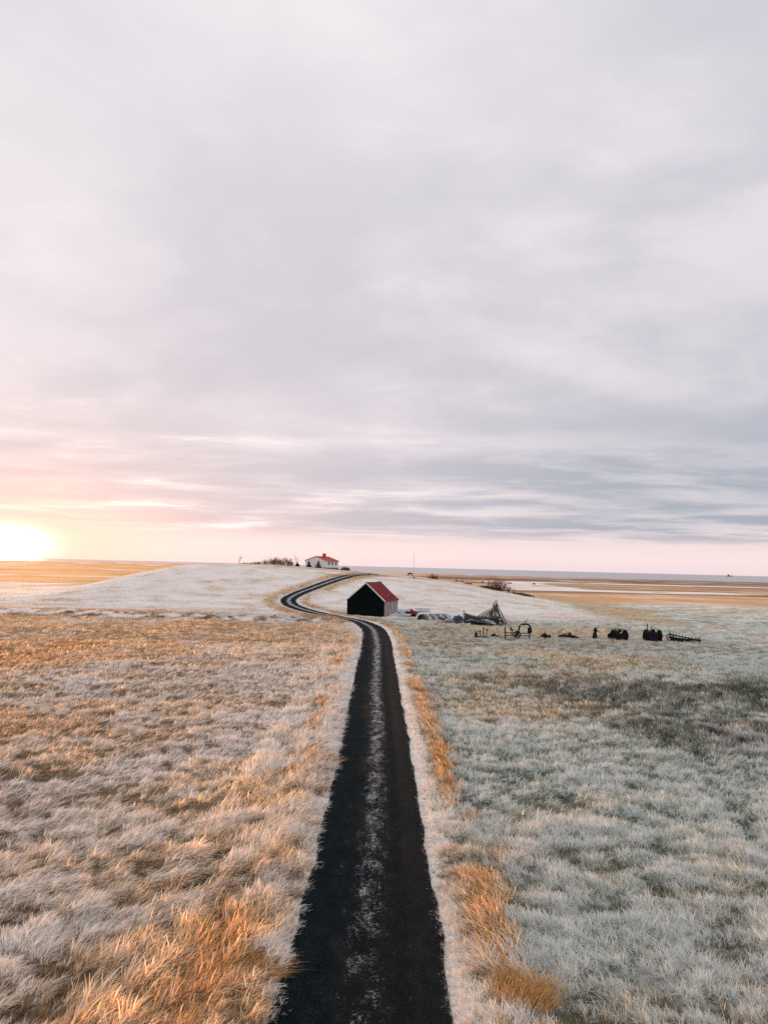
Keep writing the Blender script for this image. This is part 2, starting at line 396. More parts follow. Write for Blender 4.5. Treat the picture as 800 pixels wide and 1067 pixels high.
class MB:
    def __init__(s): s.v = []; s.f = []
    def add(s, V, Fc):
        n = len(s.v); s.v += [tuple(p) for p in V]; s.f += [tuple(i + n for i in q) for q in Fc]; return s
    def box(s, c, d, rot=None):
        c = Vector(c); hx, hy, hz = d[0] / 2, d[1] / 2, d[2] / 2
        M = Euler(rot or (0, 0, 0)).to_matrix()
        V = [c + M @ Vector((x, y, z)) for x in (-hx, hx) for y in (-hy, hy) for z in (-hz, hz)]
        return s.add(V, [(0, 1, 3, 2), (4, 6, 7, 5), (0, 4, 5, 1), (2, 3, 7, 6), (0, 2, 6, 4), (1, 5, 7, 3)])
    def tube(s, P, r, n=6, cap=True):
        P = [Vector(p) for p in P]
        if not hasattr(r, '__len__'): r = [r] * len(P)
        V = []; Fc = []
        for i, p in enumerate(P):
            t = (P[min(i + 1, len(P) - 1)] - P[max(i - 1, 0)]).normalized()
            a = t.cross(Vector((0, 0, 1)) if abs(t.z) < .9 else Vector((1, 0, 0))).normalized(); b = t.cross(a)
            for k in range(n):
                w = 2 * math.pi * k / n
                V.append(p + (a * math.cos(w) + b * math.sin(w)) * r[i])
        for i in range(len(P) - 1):
            for k in range(n):
                k2 = (k + 1) % n
                Fc.append((i * n + k, i * n + k2, (i + 1) * n + k2, (i + 1) * n + k))
        if cap:
            Fc.append(tuple(range(n - 1, -1, -1))); Fc.append(tuple((len(P) - 1) * n + k for k in range(n)))
        return s.add(V, Fc)
    def ring(s, c, axis, R1, r, n=20, m=8):
        c = Vector(c); ax = Vector(axis).normalized()
        a = ax.cross(Vector((0, 0, 1)) if abs(ax.z) < .9 else Vector((1, 0, 0))).normalized(); b = ax.cross(a)
        V = []; Fc = []
        for i in range(n):
            w = 2 * math.pi * i / n; e = a * math.cos(w) + b * math.sin(w)
            for k in range(m):
                u = 2 * math.pi * k / m
                V.append(c + e * (R1 + r * math.cos(u)) + ax * r * math.sin(u) * 1.5)
        for i in range(n):
            for k in range(m):
                i2 = (i + 1) % n; k2 = (k + 1) % m
                Fc.append((i * m + k, i2 * m + k, i2 * m + k2, i * m + k2))
        return s.add(V, Fc)
    def prism(s, poly, d):
        """polygon (list of 3-D points) extruded along vector d."""
        d = Vector(d); n = len(poly); P = [Vector(p) for p in poly]
        return s.add(P + [p + d for p in P], [tuple(range(n - 1, -1, -1)), tuple(range(n, 2 * n))] +
                     [(i, (i + 1) % n, n + (i + 1) % n, n + i) for i in range(n)])
    def build(s, name, m, parent=None, smooth=False, bevel=0):
        me = bpy.data.meshes.new(name); me.from_pydata(s.v, [], s.f); me.update()
        if bevel or True:
            bm = bmesh.new(); bm.from_mesh(me); bmesh.ops.recalc_face_normals(bm, faces=bm.faces)
            if bevel: bmesh.ops.bevel(bm, geom=bm.edges[:], offset=bevel, segments=1, affect='EDGES')
            bm.to_mesh(me); bm.free()
        if smooth:
            for p in me.polygons: p.use_smooth = True
        me.materials.append(m)
        o = bpy.data.objects.new(name, me); COL.objects.link(o)
        if parent: o.parent = parent
        return o

def copy_tree(o, parent=None):
    c = o.copy(); COL.objects.link(c)
    if parent: c.parent = parent
    for ch in list(o.children): copy_tree(ch, c)
    return c

# ------------------------------------------------------------------ ground sheet
def build_ground():
    r1 = np.geomspace(7, 150, 500); r2 = np.geomspace(150, 1600, 190)[1:]; r3 = np.geomspace(1600, 14000, 14)[1:]
    rr = np.concatenate([[0.4, 2.5, 5], r1, r2, r3])
    th = np.concatenate([np.linspace(-180, -62, 36)[:-1], np.linspace(-62, 62, 496), np.linspace(62, 180, 36)[1:-1]])
    th = np.radians(th); nT = len(th); nR = len(rr)
    X = rr[:, None] * np.sin(th)[None]; Y = rr[:, None] * np.cos(th)[None]
    x = X.ravel(); y = Y.ravel()
    rd = road_d(x, y); z = height(x, y, rd)
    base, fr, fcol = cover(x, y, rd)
    # soil and thatch under the standing grass are darker than the blades themselves close by
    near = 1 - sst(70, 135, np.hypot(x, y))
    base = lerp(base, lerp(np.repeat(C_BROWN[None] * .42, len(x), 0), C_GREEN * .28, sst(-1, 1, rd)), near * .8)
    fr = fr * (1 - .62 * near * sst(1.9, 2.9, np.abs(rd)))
    me = bpy.data.meshes.new('ground')
    V = np.stack([x, y, z], 1)
    i = np.arange(nR - 1)[:, None] * nT; j = np.arange(nT)[None]; j2 = (j + 1) % nT
    q = np.stack([i + j, i + nT + j, i + nT + j2, i + j2], -1).reshape(-1, 4)[:, ::-1]
    me.vertices.add(len(V)); me.vertices.foreach_set('co', V.astype(np.float32).ravel())
    me.loops.add(q.size); me.loops.foreach_set('vertex_index', q.ravel().astype(np.int32))
    me.polygons.add(len(q)); me.polygons.foreach_set('loop_start', (np.arange(len(q)) * 4).astype(np.int32))
    me.update(calc_edges=True); me.validate()
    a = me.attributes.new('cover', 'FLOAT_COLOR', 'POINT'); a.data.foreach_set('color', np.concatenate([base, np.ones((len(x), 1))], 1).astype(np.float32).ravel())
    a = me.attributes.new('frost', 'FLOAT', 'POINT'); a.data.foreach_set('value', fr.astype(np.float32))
    a = me.attributes.new('rimecol', 'FLOAT_COLOR', 'POINT'); a.data.foreach_set('color', np.concatenate([fcol, np.ones((len(x), 1))], 1).astype(np.float32).ravel())
    me.polygons.foreach_set('use_smooth', np.ones(len(me.polygons), bool))
    me.materials.append(ground_mat())
    o = bpy.data.objects.new('ground', me); COL.objects.link(o)
    tag(o, 'frosted meadow, hill and coastal plain', 'ground', kind='structure')

def build_road():
    nu = 17; us = np.linspace(-1, 1, nu)
    step = np.arange(len(RC)); n = len(step)
    s = RS
    jl = .22 * (fbm(s / 1.3, s * 0, 301, 4) - .5); jr = .22 * (fbm(s / 1.3, s * 0, 302, 4) - .5)
    half = ROAD_W / 2 * (1 + .09 * sst(26, 12, RC[:, 1]) + .06 * (vnoise(s / 14, s * 0, 303) - .5))
    off = us[None] * half[:, None] + np.where(us[None] < 0, us[None] ** 4 * jl[:, None], us[None] ** 4 * jr[:, None])
    x = RC[:, 0:1] + RN[:, 0:1] * off; y = RC[:, 1:2] + RN[:, 1:2] * off
    z = smooth_h(x, y) + .028 + .05 * (1 - us[None] ** 2) - .035 * np.exp(-((np.abs(us[None]) - .52) / .16) ** 2)
    V = np.stack([x, y, z], -1).reshape(-1, 3)
    i = np.arange(n - 1)[:, None] * nu; j = np.arange(nu - 1)[None]
    q = np.stack([i + j, i + j + 1, i + nu + j + 1, i + nu + j], -1).reshape(-1, 4)
    me = bpy.data.meshes.new('gravel_road'); me.from_pydata(V.tolist(), [], q.tolist()); me.update()
    U = np.repeat(us[None], n, 0); D = np.repeat(y[:, 8:9], nu, 1)
    sw = (vnoise(s / 6, s * 0, 310)[:, None] - .5)
    centre = np.exp(-((U - .02 - .1 * sw) / .36) ** 2)
    amt = np.interp(D, [0, 14, 22, 34, 50, 70, 90, 130, 200], [.22, .26, .32, .37, .40, .43, .46, .42, .42])
    rime = centre * amt + (.30 + .15 * sst(80, 130, D)) * sst(.82, 1.0, np.abs(U)) + .10 * sst(90, 130, D)
    rime = rime + .10 * np.exp(-((U + .50 + .1 * sw) / .05) ** 2) * sst(40, 14, D) + .20 * np.exp(-((U - .55) / .06) ** 2) * sst(40, 14, D)
    a = me.attributes.new('rime', 'FLOAT', 'POINT'); a.data.foreach_set('value', rime.astype(np.float32).ravel())
    for p in me.polygons: p.use_smooth = True
    me.materials.append(road_mat())
    o = bpy.data.objects.new('gravel_road', me); COL.objects.link(o)
    tag(o, 'dark gravel road with frosted centre strip winding to the hill', 'road', kind='structure')

def build_sea():
    n = 24; rad = np.geomspace(700, 13900, 26); th = np.radians(np.linspace(-90, 90, 61))
    V = [(r * math.sin(t), r * math.cos(t), -3.0) for r in rad for t in th]; m = len(th)
    Fq = [(i * m + j, i * m + j + 1, (i + 1) * m + j + 1, (i + 1) * m + j)[::-1] for i in range(len(rad) - 1) for j in range(m - 1)]
    me = bpy.data.meshes.new('sea'); me.from_pydata(V, [], Fq); me.update(); me.materials.append(sea_mat())
    o = bpy.data.objects.new('sea', me); COL.objects.link(o)
    tag(o, 'pale calm sea along the horizon', 'sea', kind='structure')

build_ground(); build_road(); build_sea()

# ------------------------------------------------------------------ grass
GM = grass_mat()
tuft_col = bpy.data.collections.new('grass_tufts')

def tuft_mesh(name, nb, length, radius, lay, width, spread, seed):
    g = np.random.default_rng(seed)
    V = []; Fc = []; A = []
    for b in range(nb):
        rr = radius * math.sqrt(g.random()); aa = g.random() * 6.283
        p = np.array([rr * math.cos(aa), rr * math.sin(aa), -.03])
        az = g.normal(0, spread) if lay else g.normal(0, .9)
        L = length * (.55 + .75 * g.random())
        t0 = R(g.normal(48, 10)) if lay else R(abs(g.normal(12, 8)))
        t1 = R(g.normal(96, 12)) if lay else R(abs(g.normal(60, 22)))
        w = width * (.7 + .6 * g.random()); tone = g.random(); fz = g.random()
        side = np.array([-math.sin(az + g.normal(0, .5)), math.cos(az + g.normal(0, .5)), 0]) * w / 2
        n0 = len(V)
        ks = 3
        for k in range(ks + 1):
            u = k / ks
            f = (1 - .85 * u)
            V += [tuple(p - side * f), tuple(p + side * f)]; A += [(u, tone, fz)] * 2
            th = t0 + (t1 - t0) * (u + .15)
            p = p + np.array([math.sin(th) * math.cos(az), math.sin(th) * math.sin(az), math.cos(th)]) * L / ks
        for k in range(ks):
            a = n0 + 2 * k; Fc.append((a, a + 1, a + 3, a + 2))
    me = bpy.data.meshes.new(name); me.from_pydata(V, [], Fc); me.update()
    at_ = me.attributes.new('blade', 'FLOAT_VECTOR', 'POINT'); at_.data.foreach_set('vector', np.array(A, np.float32).ravel())
    for p in me.polygons: p.use_smooth = True
    me.materials.append(GM)
    o = bpy.data.objects.new(name, me); tuft_col.objects.link(o)
    return o

NL = 4
for k in range(NL): tuft_mesh('grass_tuft_a%d' % k, 7, .29, .05, True, .021, .36, 40 + k)      # wind-laid
for k in range(NL): tuft_mesh('grass_tuft_b%d' % k, 8, .20, .06, False, .020, 1, 60 + k)       # upright
for k in range(NL): tuft_mesh('grass_tuft_c%d' % k, 12, .12, .14, False, .022, 1, 80 + k)        # short turf

def scatter(d0, d1, dens, xlim):
    out = []
    A = .60 * (d1 * d1 - d0 * d0) + 5 * (d1 - d0)
    n = int(A * dens)
    d = np.sqrt(rng.random(n) * (d1 * d1 - d0 * d0) + d0 * d0)
    x = (rng.random(n) * 2 - 1) * (.60 * d + 2.5)
    m = (x > xlim[0]) & (x < xlim[1])
    return x[m], d[m]

def gn_grass(name, x, y, z, idx, rot, scl, col, fr, fcol, label):
    me = bpy.data.meshes.new(name)
    me.vertices.add(len(x)); me.vertices.foreach_set('co', np.stack([x, y, z], 1).astype(np.float32).ravel())
    def at_(nm, ty, key, arr):
        a = me.attributes.new(nm, ty, 'POINT'); a.data.foreach_set(key, arr.ravel())
    at_('gidx', 'INT', 'value', idx.astype(np.int32)); at_('grot', 'FLOAT_VECTOR', 'vector', rot.astype(np.float32))
    at_('gscl', 'FLOAT_VECTOR', 'vector', scl.astype(np.float32)); at_('gcol', 'FLOAT_VECTOR', 'vector', col.astype(np.float32))
    at_('grime', 'FLOAT_VECTOR', 'vector', fcol.astype(np.float32))
    at_('gfrost', 'FLOAT', 'value', fr.astype(np.float32))
    me.update(); me.materials.append(GM)
    o = bpy.data.objects.new(name, me); COL.objects.link(o)
    ng = bpy.data.node_groups.new('scatter_' + name, 'GeometryNodeTree')
    ng.interface.new_socket('Geometry', in_out='INPUT', socket_type='NodeSocketGeometry')
    ng.interface.new_socket('Geometry', in_out='OUTPUT', socket_type='NodeSocketGeometry')
    N = ng.nodes.new; L = ng.links.new
    gi = N('NodeGroupInput'); go = N('NodeGroupOutput')
    ci = N('GeometryNodeCollectionInfo'); ci.inputs['Collection'].default_value = tuft_col
    ci.inputs['Separate Children'].default_value = True; ci.inputs['Reset Children'].default_value = True
    ip = N('GeometryNodeInstanceOnPoints'); ip.inputs['Pick Instance'].default_value = True
    def na(nm, ty):
        q = N('GeometryNodeInputNamedAttribute'); q.data_type = ty; q.inputs['Name'].default_value = nm; return q.outputs['Attribute']
    er = N('FunctionNodeEulerToRotation')
    L(gi.outputs[0], ip.inputs['Points']); L(ci.outputs[0], ip.inputs['Instance'])
    L(na('gidx', 'INT'), ip.inputs['Instance Index']); L(na('grot', 'FLOAT_VECTOR'), er.inputs[0]); L(er.outputs[0], ip.inputs['Rotation'])
    L(na('gscl', 'FLOAT_VECTOR'), ip.inputs['Scale']); L(ip.outputs[0], go.inputs[0])
    md = o.modifiers.new('scatter', 'NODES'); md.node_group = ng
    tag(o, label, 'grass', kind='stuff')

BAND = [(9.5, 24, 190), (24, 42, 100), (42, 75, 42), (75, 128, 14), (128, 215, 2.6)]
def keepout(x, y):
    m = np.ones(len(x), bool)
    for (cx, cy, r) in KEEP: m &= np.hypot(x - cx, y - cy) > (r if r > 1.25 else r * .55)
    return m
KEEP = []

def make_grass(side):
    xs = []; ys = []
    for (a, b, dn) in BAND:
        x, y = scatter(a, b, dn, (-200, 200)); xs.append(x); ys.append(y)
    # extra along the verges
    k = rng.integers(0, len(RC), 60000); k = k[RC[k, 1] > 8]
    sg = rng.choice([-1, 1], len(k)); of = sg * (ROAD_W / 2 + .05 + np.abs(rng.normal(0, .9, len(k))))
    keep = rng.random(len(k)) < np.interp(RC[k, 1], [8, 60, 120, 260], [1, .5, .25, .05])
    k = k[keep]; of = of[keep]
    xs.append(RC[k, 0] + RN[k, 0] * of); ys.append(RC[k, 1] + RN[k, 1] * of)
    x = np.concatenate(xs); y = np.concatenate(ys)
    rd = road_d(x, y)
    m = (np.abs(rd) > ROAD_W / 2 + .02) & keepout(x, y)
    m &= (rd < 0) if side == 'left' else (rd >= 0)
    m &= ~((y > 165) & ((x < -88) | (x > 44)))
    gap = sst(.34, .54, tussk(x, y)); m &= (rng.random(len(x)) < .34 + .66 * gap) | (y > 110)
    x, y, rd = x[m], y[m], rd[m]
    a = np.abs(rd); n = len(x); left = rd < 0
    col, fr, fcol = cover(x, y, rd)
    z = height(x, y, rd)
    hill = y > 116
    verge = a < 2.35
    orange = (col[:, 0] - col[:, 2] > .40) & (a < 5)
    u = rng.random(n)
    if side == 'left': kind = np.where(u < .86, 0, 1)
    else: kind = np.where(u < .42, 0, 1)
    kind = np.where(verge & (u < .8), 0, kind); kind = np.where(orange, np.where(u < .75, 0, 1), kind)
    kind = np.where((side == 'left') & (y > 70) & (u > .35), 2, kind); kind = np.where(hill, 2, kind); kind = np.where((side == 'right') & (y > 72) & ~orange, 2, kind)
    low = (tussk(x, y) < .42) & (y < 60) & (u < .8); kind = np.where(low, 2, kind)
    rush = (side == 'right') & (col.max(1) < .24) & (y > 28) & (y < 64)
    kind = np.where(rush, 1, kind)
    idx = kind * NL + rng.integers(0, NL, n)
    swirl = (fbm(x / 5, y / 5, 401, 3) - .5) * 2.4
    az = R(52) + swirl + rng.normal(0, .35, n)
    if side == 'right': az = R(75) + swirl * 2.0 + rng.normal(0, .85, n)
    # the verges are combed along and slightly over the road edge
    az = np.where(verge, np.where(left, R(48), R(100)) + swirl * .9 + rng.normal(0, .5, n), az)
    az = np.where(orange & ~left, R(130) + rng.normal(0, .5, n), az)
    tilt = rng.normal(0, .12, (n, 2))
    rot = np.concatenate([tilt, az[:, None]], 1)
    clump = .55 + .60 * tussk(x, y) + .40 * fbm(x / 1.1, y / 1.1, 411, 2)
    s = clump * (.75 + .5 * rng.random(n)) * np.interp(y, [10, 40, 80, 128, 200], [.95, 1.1, 1.4, 1.6, 1.7])
    s = np.where(verge, s * .85, s)
    s = np.where(a < ROAD_W / 2 + .30, s * .6, s); s = np.where(orange, s * 1.45, s); s = np.where(rush, s * 1.35, s)
    fr = np.clip(fr + rng.normal(0, .17, n) * (1 - .7 * hill), 0, 1); col = col * np.exp(rng.normal(0, .36, n))[:, None]
    fr = np.where(low, fr * .55, fr); col = np.where(low[:, None], col * .75, col)
    hs = np.where(hill, .55, 1.0)
    scl = np.stack([s, s, s * hs], 1)
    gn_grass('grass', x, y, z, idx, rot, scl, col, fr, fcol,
             'straw coloured wind-laid grass with frost left of the road' if side == 'left' else
             'grey green frosted grass with dark rushes right of the road')
    return n

# ------------------------------------------------------------------ shared object materials
M_BLACK = mat('tarred_boards', (.006, .010, .011), .9, .5, 3, spec=.05, stretch=(4, 4, .4))
M_RED = mat('red_roof_sheet', (.30, .022, .024), .7, .4, .9, col2=(.12, .016, .020), spec=.25, bump=.1)
M_HRED = mat('red_house_roof', (.52, .05, .035), .6, .2, .8, spec=.25)
M_WHITE = mat('white_paint', (.80, .80, .80), .6, .10, 2)
M_WWALL = mat('white_render', (.78, .79, .82), .8, .08, .8)
M_GREY = mat('grey_plinth', (.16, .17, .19), .9, .3, 2)
M_CONC = mat('weathered_concrete', (.50, .44, .42), .9, .3, 1.1, col2=(.30, .25, .235), bump=.3, stretch=(1.4, 1.4, .35))
M_GLASS = mat('window_glass', (.04, .05, .06), .12, .2, 2, spec=.5)
M_CHIM = mat('chimney_brick', (.42, .14, .08), .9, .25, 4)
M_IRON = mat('rusted_iron', (.013, .017, .019), .8, .5, 5, spec=.2, thr=(.35, .7))
M_RUST = mat('brown_rust', (.13, .06, .035), .9, .4, 6)
M_TYRE = mat('old_tyre', (.012, .014, .015), .9, .3, 5, spec=.1)
M_ZINC = mat('frosted_zinc_sheet', (.52, .56, .62), .5, .4, 2.2, col2=(.22, .25, .29), spec=.4, stretch=(1, 3, 1))
M_ZINCD = mat('bare_zinc_sheet', (.17, .19, .22), .6, .4, 2.2, col2=(.08, .09, .11), spec=.3)
M_WOOD = mat('grey_driftwood', (.20, .20, .20), .9, .5, 3.5, col2=(.06, .065, .07), bump=.2)
M_PALE = mat('frosted_board', (.56, .57, .59), .9, .35, 3, col2=(.26, .26, .27))
M_DWOOD = mat('dark_wet_wood', (.10, .105, .11), .9, .5, 3, col2=(.022, .026, .028), stretch=(.5, 3, 5))
M_BLUE = mat('blue_plastic', (.008, .065, .15), .5, .25, 2, spec=.4)
M_REDP = mat('faded_red_paint', (.42, .05, .04), .7, .3, 3)
M_TWIG = mat('bare_twigs', (.24, .095, .06), .9, .4, 3)
M_TWIGD = mat('dark_twigs', (.07, .045, .035), .9, .4, 3)
M_CONIF = mat('conifer_needles', (.022, .035, .026), .9, .4, 4)
M_HORSE = mat('dark_horse_coat', (.03, .02, .016), .8, .4, 2)
M_HORSE2 = mat('brown_horse_coat', (.10, .05, .03), .8, .4, 2)
M_STEEL = mat('mast_steel', (.30, .30, .31), .5, .2, 2, metal=.3)

def hgt(x, y): return float(height(np.array([x]), np.array([y]))[0])

# ------------------------------------------------------------------ barn
def barn():
    bx, by = raw_at(400, 642.5); lx, ly = raw_at(360, 641.2)
    ux, uy = lx - bx, ly - by; W = math.hypot(ux, uy)
    rz = R(-15.5)                      # local +x runs along the gable, +y goes back
    W = 6.3; D = 8.8; EH = 2.62; RISE = 2.78
    c = Vector((bx, by, 0)) - Vector((math.cos(rz), math.sin(rz), 0)) * W / 2
    z0 = hgt(bx, by) - .02
    o = empty('barn', (c.x, c.y, z0), rz, 'black gabled barn with a red roof beside the bend of the gravel road', 'barn')
    h = W / 2
    # front gable of vertical boards, each board its own slab
    g = MB(); nb = 26; bw = W / nb
    for k in range(nb):
        x0 = -h + k * bw; x1 = x0 + bw - .012
        t = lambda x: EH + RISE * (1 - abs(x) / h) - .02
        dy = .02 * random.random()
        g.prism([(x0, dy, -.25), (x1, dy, -.25), (x1, dy, t(x1)), (x0, dy, t(x0))] if x0 * x1 >= 0 or abs(x0) < .02 or abs(x1) < .02 else
                [(x0, dy, -.25), (x1, dy, -.25), (x1, dy, t(x1)), (0, dy, t(0)), (x0, dy, t(x0))], (0, .10, 0))
    g.build('gable_wall', M_BLACK, o)
    r = MB(); r.prism([(-h, D - .12, -.25), (h, D - .12, -.25), (h, D - .12, EH), (0, D - .12, EH + RISE - .03), (-h, D - .12, EH)], (0, .12, 0))
    r.build('rear_wall', M_BLACK, o)
    for sx in (-1, 1):
        w = MB()
        w.box((sx * (h - .08), D / 2, EH / 2 - .15), (.16, D - .36, EH + .25))
        for k in range(5): w.box((sx * (h + .008), .35 + (D - .7) * k / 4, EH / 2 - .15), (.05, .16, EH + .2))
        p = w.build('side_wall', M_CONC, o, bevel=.01)
        if sx == 1: p['label'] = 'pale weathered side wall'
    f = MB(); f.box((h + .12, D / 2, -.1), (.3, D + .1, .5)); f.box((-h - .1, D / 2, -.1), (.25, D, .4)); f.build('foundation', M_CONC, o, bevel=.04)
    # roof: two corrugated slopes meeting at a sagging ridge
    rf = MB(); ov = .22; ny = 56; y0, y1 = -.12, D + .12
    for sx in (-1, 1):
        V = []; Fq = []; ns = 6
        for i in range(ny + 1):
            y = y0 + (y1 - y0) * i / ny
            cor = .022 * (1 if i % 2 else -1)
            sag = -.10 * math.sin(math.pi * (y - y0) / (y1 - y0))
            for j in range(ns + 1):
                u = j / ns; xx = sx * u * (h + ov)
                zz = EH + RISE * (1 - u * (h + ov) / h) + .10 + cor + sag * (1 - u) - .03 * math.sin(u * 3.1)
                V.append((xx, y, zz))
        m = ns + 1
        for i in range(ny):
            for j in range(ns): Fq.append((i * m + j, i * m + j + 1, (i + 1) * m + j + 1, (i + 1) * m + j))
        n = len(V); V += [(a, b, cc - .07) for a, b, cc in V]
        Fq += [tuple(q + n for q in f_[::-1]) for f_ in Fq]
        for i in range(ny):
            Fq.append((i * m + ns, (i + 1) * m + ns, n + (i + 1) * m + ns, n + i * m + ns))
        for i in (0, ny):
            for j in range(ns): Fq.append((i * m + j, i * m + j + 1, n + i * m + j + 1, n + i * m + j))
        rf.add(V, Fq)
    roof = rf.build('roof', M_RED, o)
    rc = MB(); rc.tube([(0, y0, EH + RISE + .12), (0, D / 2, EH + RISE + .02), (0, y1, EH + RISE + .12)], .07, 6); rc.build('ridge_cap', M_RED, roof)
    sl = math.hypot(h + ov, RISE * (h + ov) / h); an = math.atan2(RISE, h)
    for sx in (-1, 1):
        b = MB(); b.box((sx * (h + ov) / 2, -.155, EH + RISE * (1 - (h + ov) / 2 / h) + .06), (sl, .05, .19), (0, sx * an, 0))
        b.build('barge_board', M_WHITE, o)
    return c, rz
BARN_C, BARN_RZ = barn()
_d = Vector((-math.sin(BARN_RZ), math.cos(BARN_RZ), 0))
for q in (1.6, 4.4, 7.2):
    p = BARN_C + _d * q
    KEEP.append((p.x, p.y, 3.5))

# ------------------------------------------------------------------ house on the hill
def house():
    cx, cy = raw_at(342, 594.3)
    if cy > 290 or cy < 240: cx, cy = -20.2, 266.0
    z0 = hgt(cx, cy)
    rz = R(-31)
    W, D, EH, RISE = 9.4, 7.6, 2.8, 1.55
    M = Matrix.Rotation(rz, 3, 'Z')
    c = Vector((cx, cy, z0)) + M @ Vector((-W / 2, 0, 0))
    o = empty('house', c, rz, 'white one storey house with red roof and chimney on the hilltop', 'house')
    h = W / 2
    w = MB(); w.prism([(-h, 0, .35), (h, 0, .35), (h, 0, EH), (0, 0, EH + RISE), (-h, 0, EH)], (0, D, 0)); w.build('wall', M_WWALL, o)
    f = MB(); f.box((0, D / 2, -.25), (W + .12, D + .12, 1.3)); f.build('foundation', M_GREY, o)
    r = MB(); ov = .35; t = .14
    for sx in (-1, 1):
        e = (sx * (h + ov), EH - RISE * ov / h)
        r.prism([(0, -.3, EH + RISE + .02), (e[0], -.3, e[1] + .02), (e[0], -.3, e[1] + .02 + t), (0, -.3, EH + RISE + .02 + t)], (0, D + .6, 0))
    roof = r.build('roof', M_HRED, o)
    ch = MB(); ch.box((.6, 4.3, EH + RISE + .40), (1.0, .8, 1.3)); ch.box((.6, 4.3, EH + RISE + 1.10), (1.2, 1.0, .16)); ch.build('chimney', M_CHIM, roof)
    for k in range(3):
        y = 1.5 + k * 2.2
        fr = MB(); fr.box((h + .03, y, 1.95), (.08, 1.25, 1.35)); fo = fr.build('window', M_WHITE, o)
        pn = MB()
        pn.box((h + .065, y - .29, 1.95), (.03, .5, 1.15)); pn.box((h + .065, y + .29, 1.95), (.03, .5, 1.15)); pn.build('pane', M_GLASS, fo)
    fr = MB(); fr.box((-h + 1.5, -.03, 1.95), (.9, .08, 1.2)); fo = fr.build('window', M_WHITE, o)
    pn = MB(); pn.box((-h + 1.5, -.065, 1.95), (.7, .03, 1.0)); pn.build('pane', M_GLASS, fo)
    return c, rz
HOUSE_C, HOUSE_RZ = house()
print('house', HOUSE_C, 'pix', pix(*HOUSE_C))

# ------------------------------------------------------------------ shrubs and trees
def twig_mesh(h, n, spread, r0, seed, lean=(0, 0), levels=3, basew=.3):
    g = random.Random(seed); mb = MB()
    def grow(p, d, L, r, lv):
        k = 3; P = [p]; q = p.copy()
        for i in range(k):
            d = (d + Vector((g.gauss(0, .14), g.gauss(0, .14), g.gauss(.03, .08)))).normalized()
            q = q + d * L / k; P.append(q.copy())
        mb.tube(P, [r * (1 - .6 * i / k) for i in range(k + 1)], 3, False)
        if lv > 0:
            for j in range(g.randint(3, 4)):
                i = g.randint(1, k)
                dd = (d + Vector((g.gauss(0, .55), g.gauss(0, .55), g.gauss(.15, .3)))).normalized()
                grow(P[i], dd, L * g.uniform(.45, .7), r * .55, lv - 1)
    for i in range(n):
        a = g.random() * 6.28; b = g.random() * basew
        p = Vector((b * math.cos(a), b * math.sin(a), -.1))
        d = Vector((math.cos(a) * spread * g.random() + lean[0], math.sin(a) * spread * g.random() + lean[1], 1)).normalized()
        grow(p, d, h * g.uniform(.45, .75), r0, levels - 1)
    return mb

def leaf_mesh(w, d, h, n, size, seed, cone=False):
    g = random.Random(seed); mb = MB()
    for i in range(n):
        if cone:
            t = g.random() ** 1.5; rr = (1 - t) * w / 2 * (.55 + .5 * g.random()); a = g.random() * 6.28
            p = Vector((rr * math.cos(a), rr * math.sin(a), t * h)); sz = size * (1.1 - .6 * t)
        else:
            a = g.random() * 6.28; e = math.acos(g.random()); q = g.uniform(.6, 1.05)
            p = Vector((w / 2 * q * math.sin(e) * math.cos(a), d / 2 * q * math.sin(e) * math.sin(a), h * q * math.cos(e) * (.75 + .3 * math.sin(3 * a + seed)))); sz = size
        M = Euler((g.uniform(-.9, .9), g.uniform(-.9, .9), g.random() * 6.28)).to_matrix()
        s = sz * g.uniform(.6, 1.3)
        mb.add([p + M @ Vector(v) for v in ((-s, 0, 0), (0, -.35 * s, .1 * s), (s, 0, 0), (0, .35 * s, -.1 * s))], [(0, 1, 2, 3)])
    return mb

GCREST = 'bare shrubs along the hill crest'
crest = [(257, 'tiny low shrub between the lone sapling and the crest row'), (263, 'small dark shrub just left of the crest row'), (268, 'low bare shrub at the thin left end of the crest row'), (274, 'short sparse bare shrub second from the left in the crest row'),
         (279, 'bare reddish shrub third from the left in the crest row'), (284, 'bushy bare reddish shrub fourth from the left on the crest'),
         (288, 'tall bare reddish shrub in the middle of the crest row'), (292, 'dense rust red shrub just right of the crest row middle'),
         (297, 'bare brown shrub with fanned twigs on the hill crest'), (301, 'tall fanned bare shrub near the right end of the crest row'),
         (305, 'last bare shrub at the right end of the crest row')]
crest_h = [.7, .8, 1.0, 1.2, 1.7, 2.1, 2.3, 2.3, 2.0, 2.6, 1.7]
for i, (px, lb) in enumerate(crest):
    y = 226 + 4 * math.sin(i * 2.1); x = (px - 400) / 770 * y * 1.0
    x += .0
    o = empty('bare_shrub', (x, y, hgt(x, y)), random.random() * 6, lb, 'shrub', GCREST)
    twig_mesh(crest_h[i] * .95, 20, .8, .062, 100 + i, (.15, 0), 3, 1.1).build('branches', M_TWIG if i % 3 else M_TWIGD, o)
def lone(name, px, y, h, n, spread, seed, lean, label, cat, r0=.06):
    x = (px - 400) / 770 * y
    o = empty(name, (x, y, hgt(x, y)), 0, label, cat)
    twig_mesh(h, n, spread, r0, seed, lean, 3, .15).build('branches', M_TWIG, o)
lone('bare_sapling', 250.5, 222, 2.6, 3, .5, 300, (.35, 0), 'thin leaning bare sapling standing alone left of the crest shrubs', 'tree', .045)
lone('bare_tree', 310.5, 236, 4.0, 3, .35, 301, (.12, 0), 'tallest thin bare tree on the crest left of the white house', 'tree', .06)
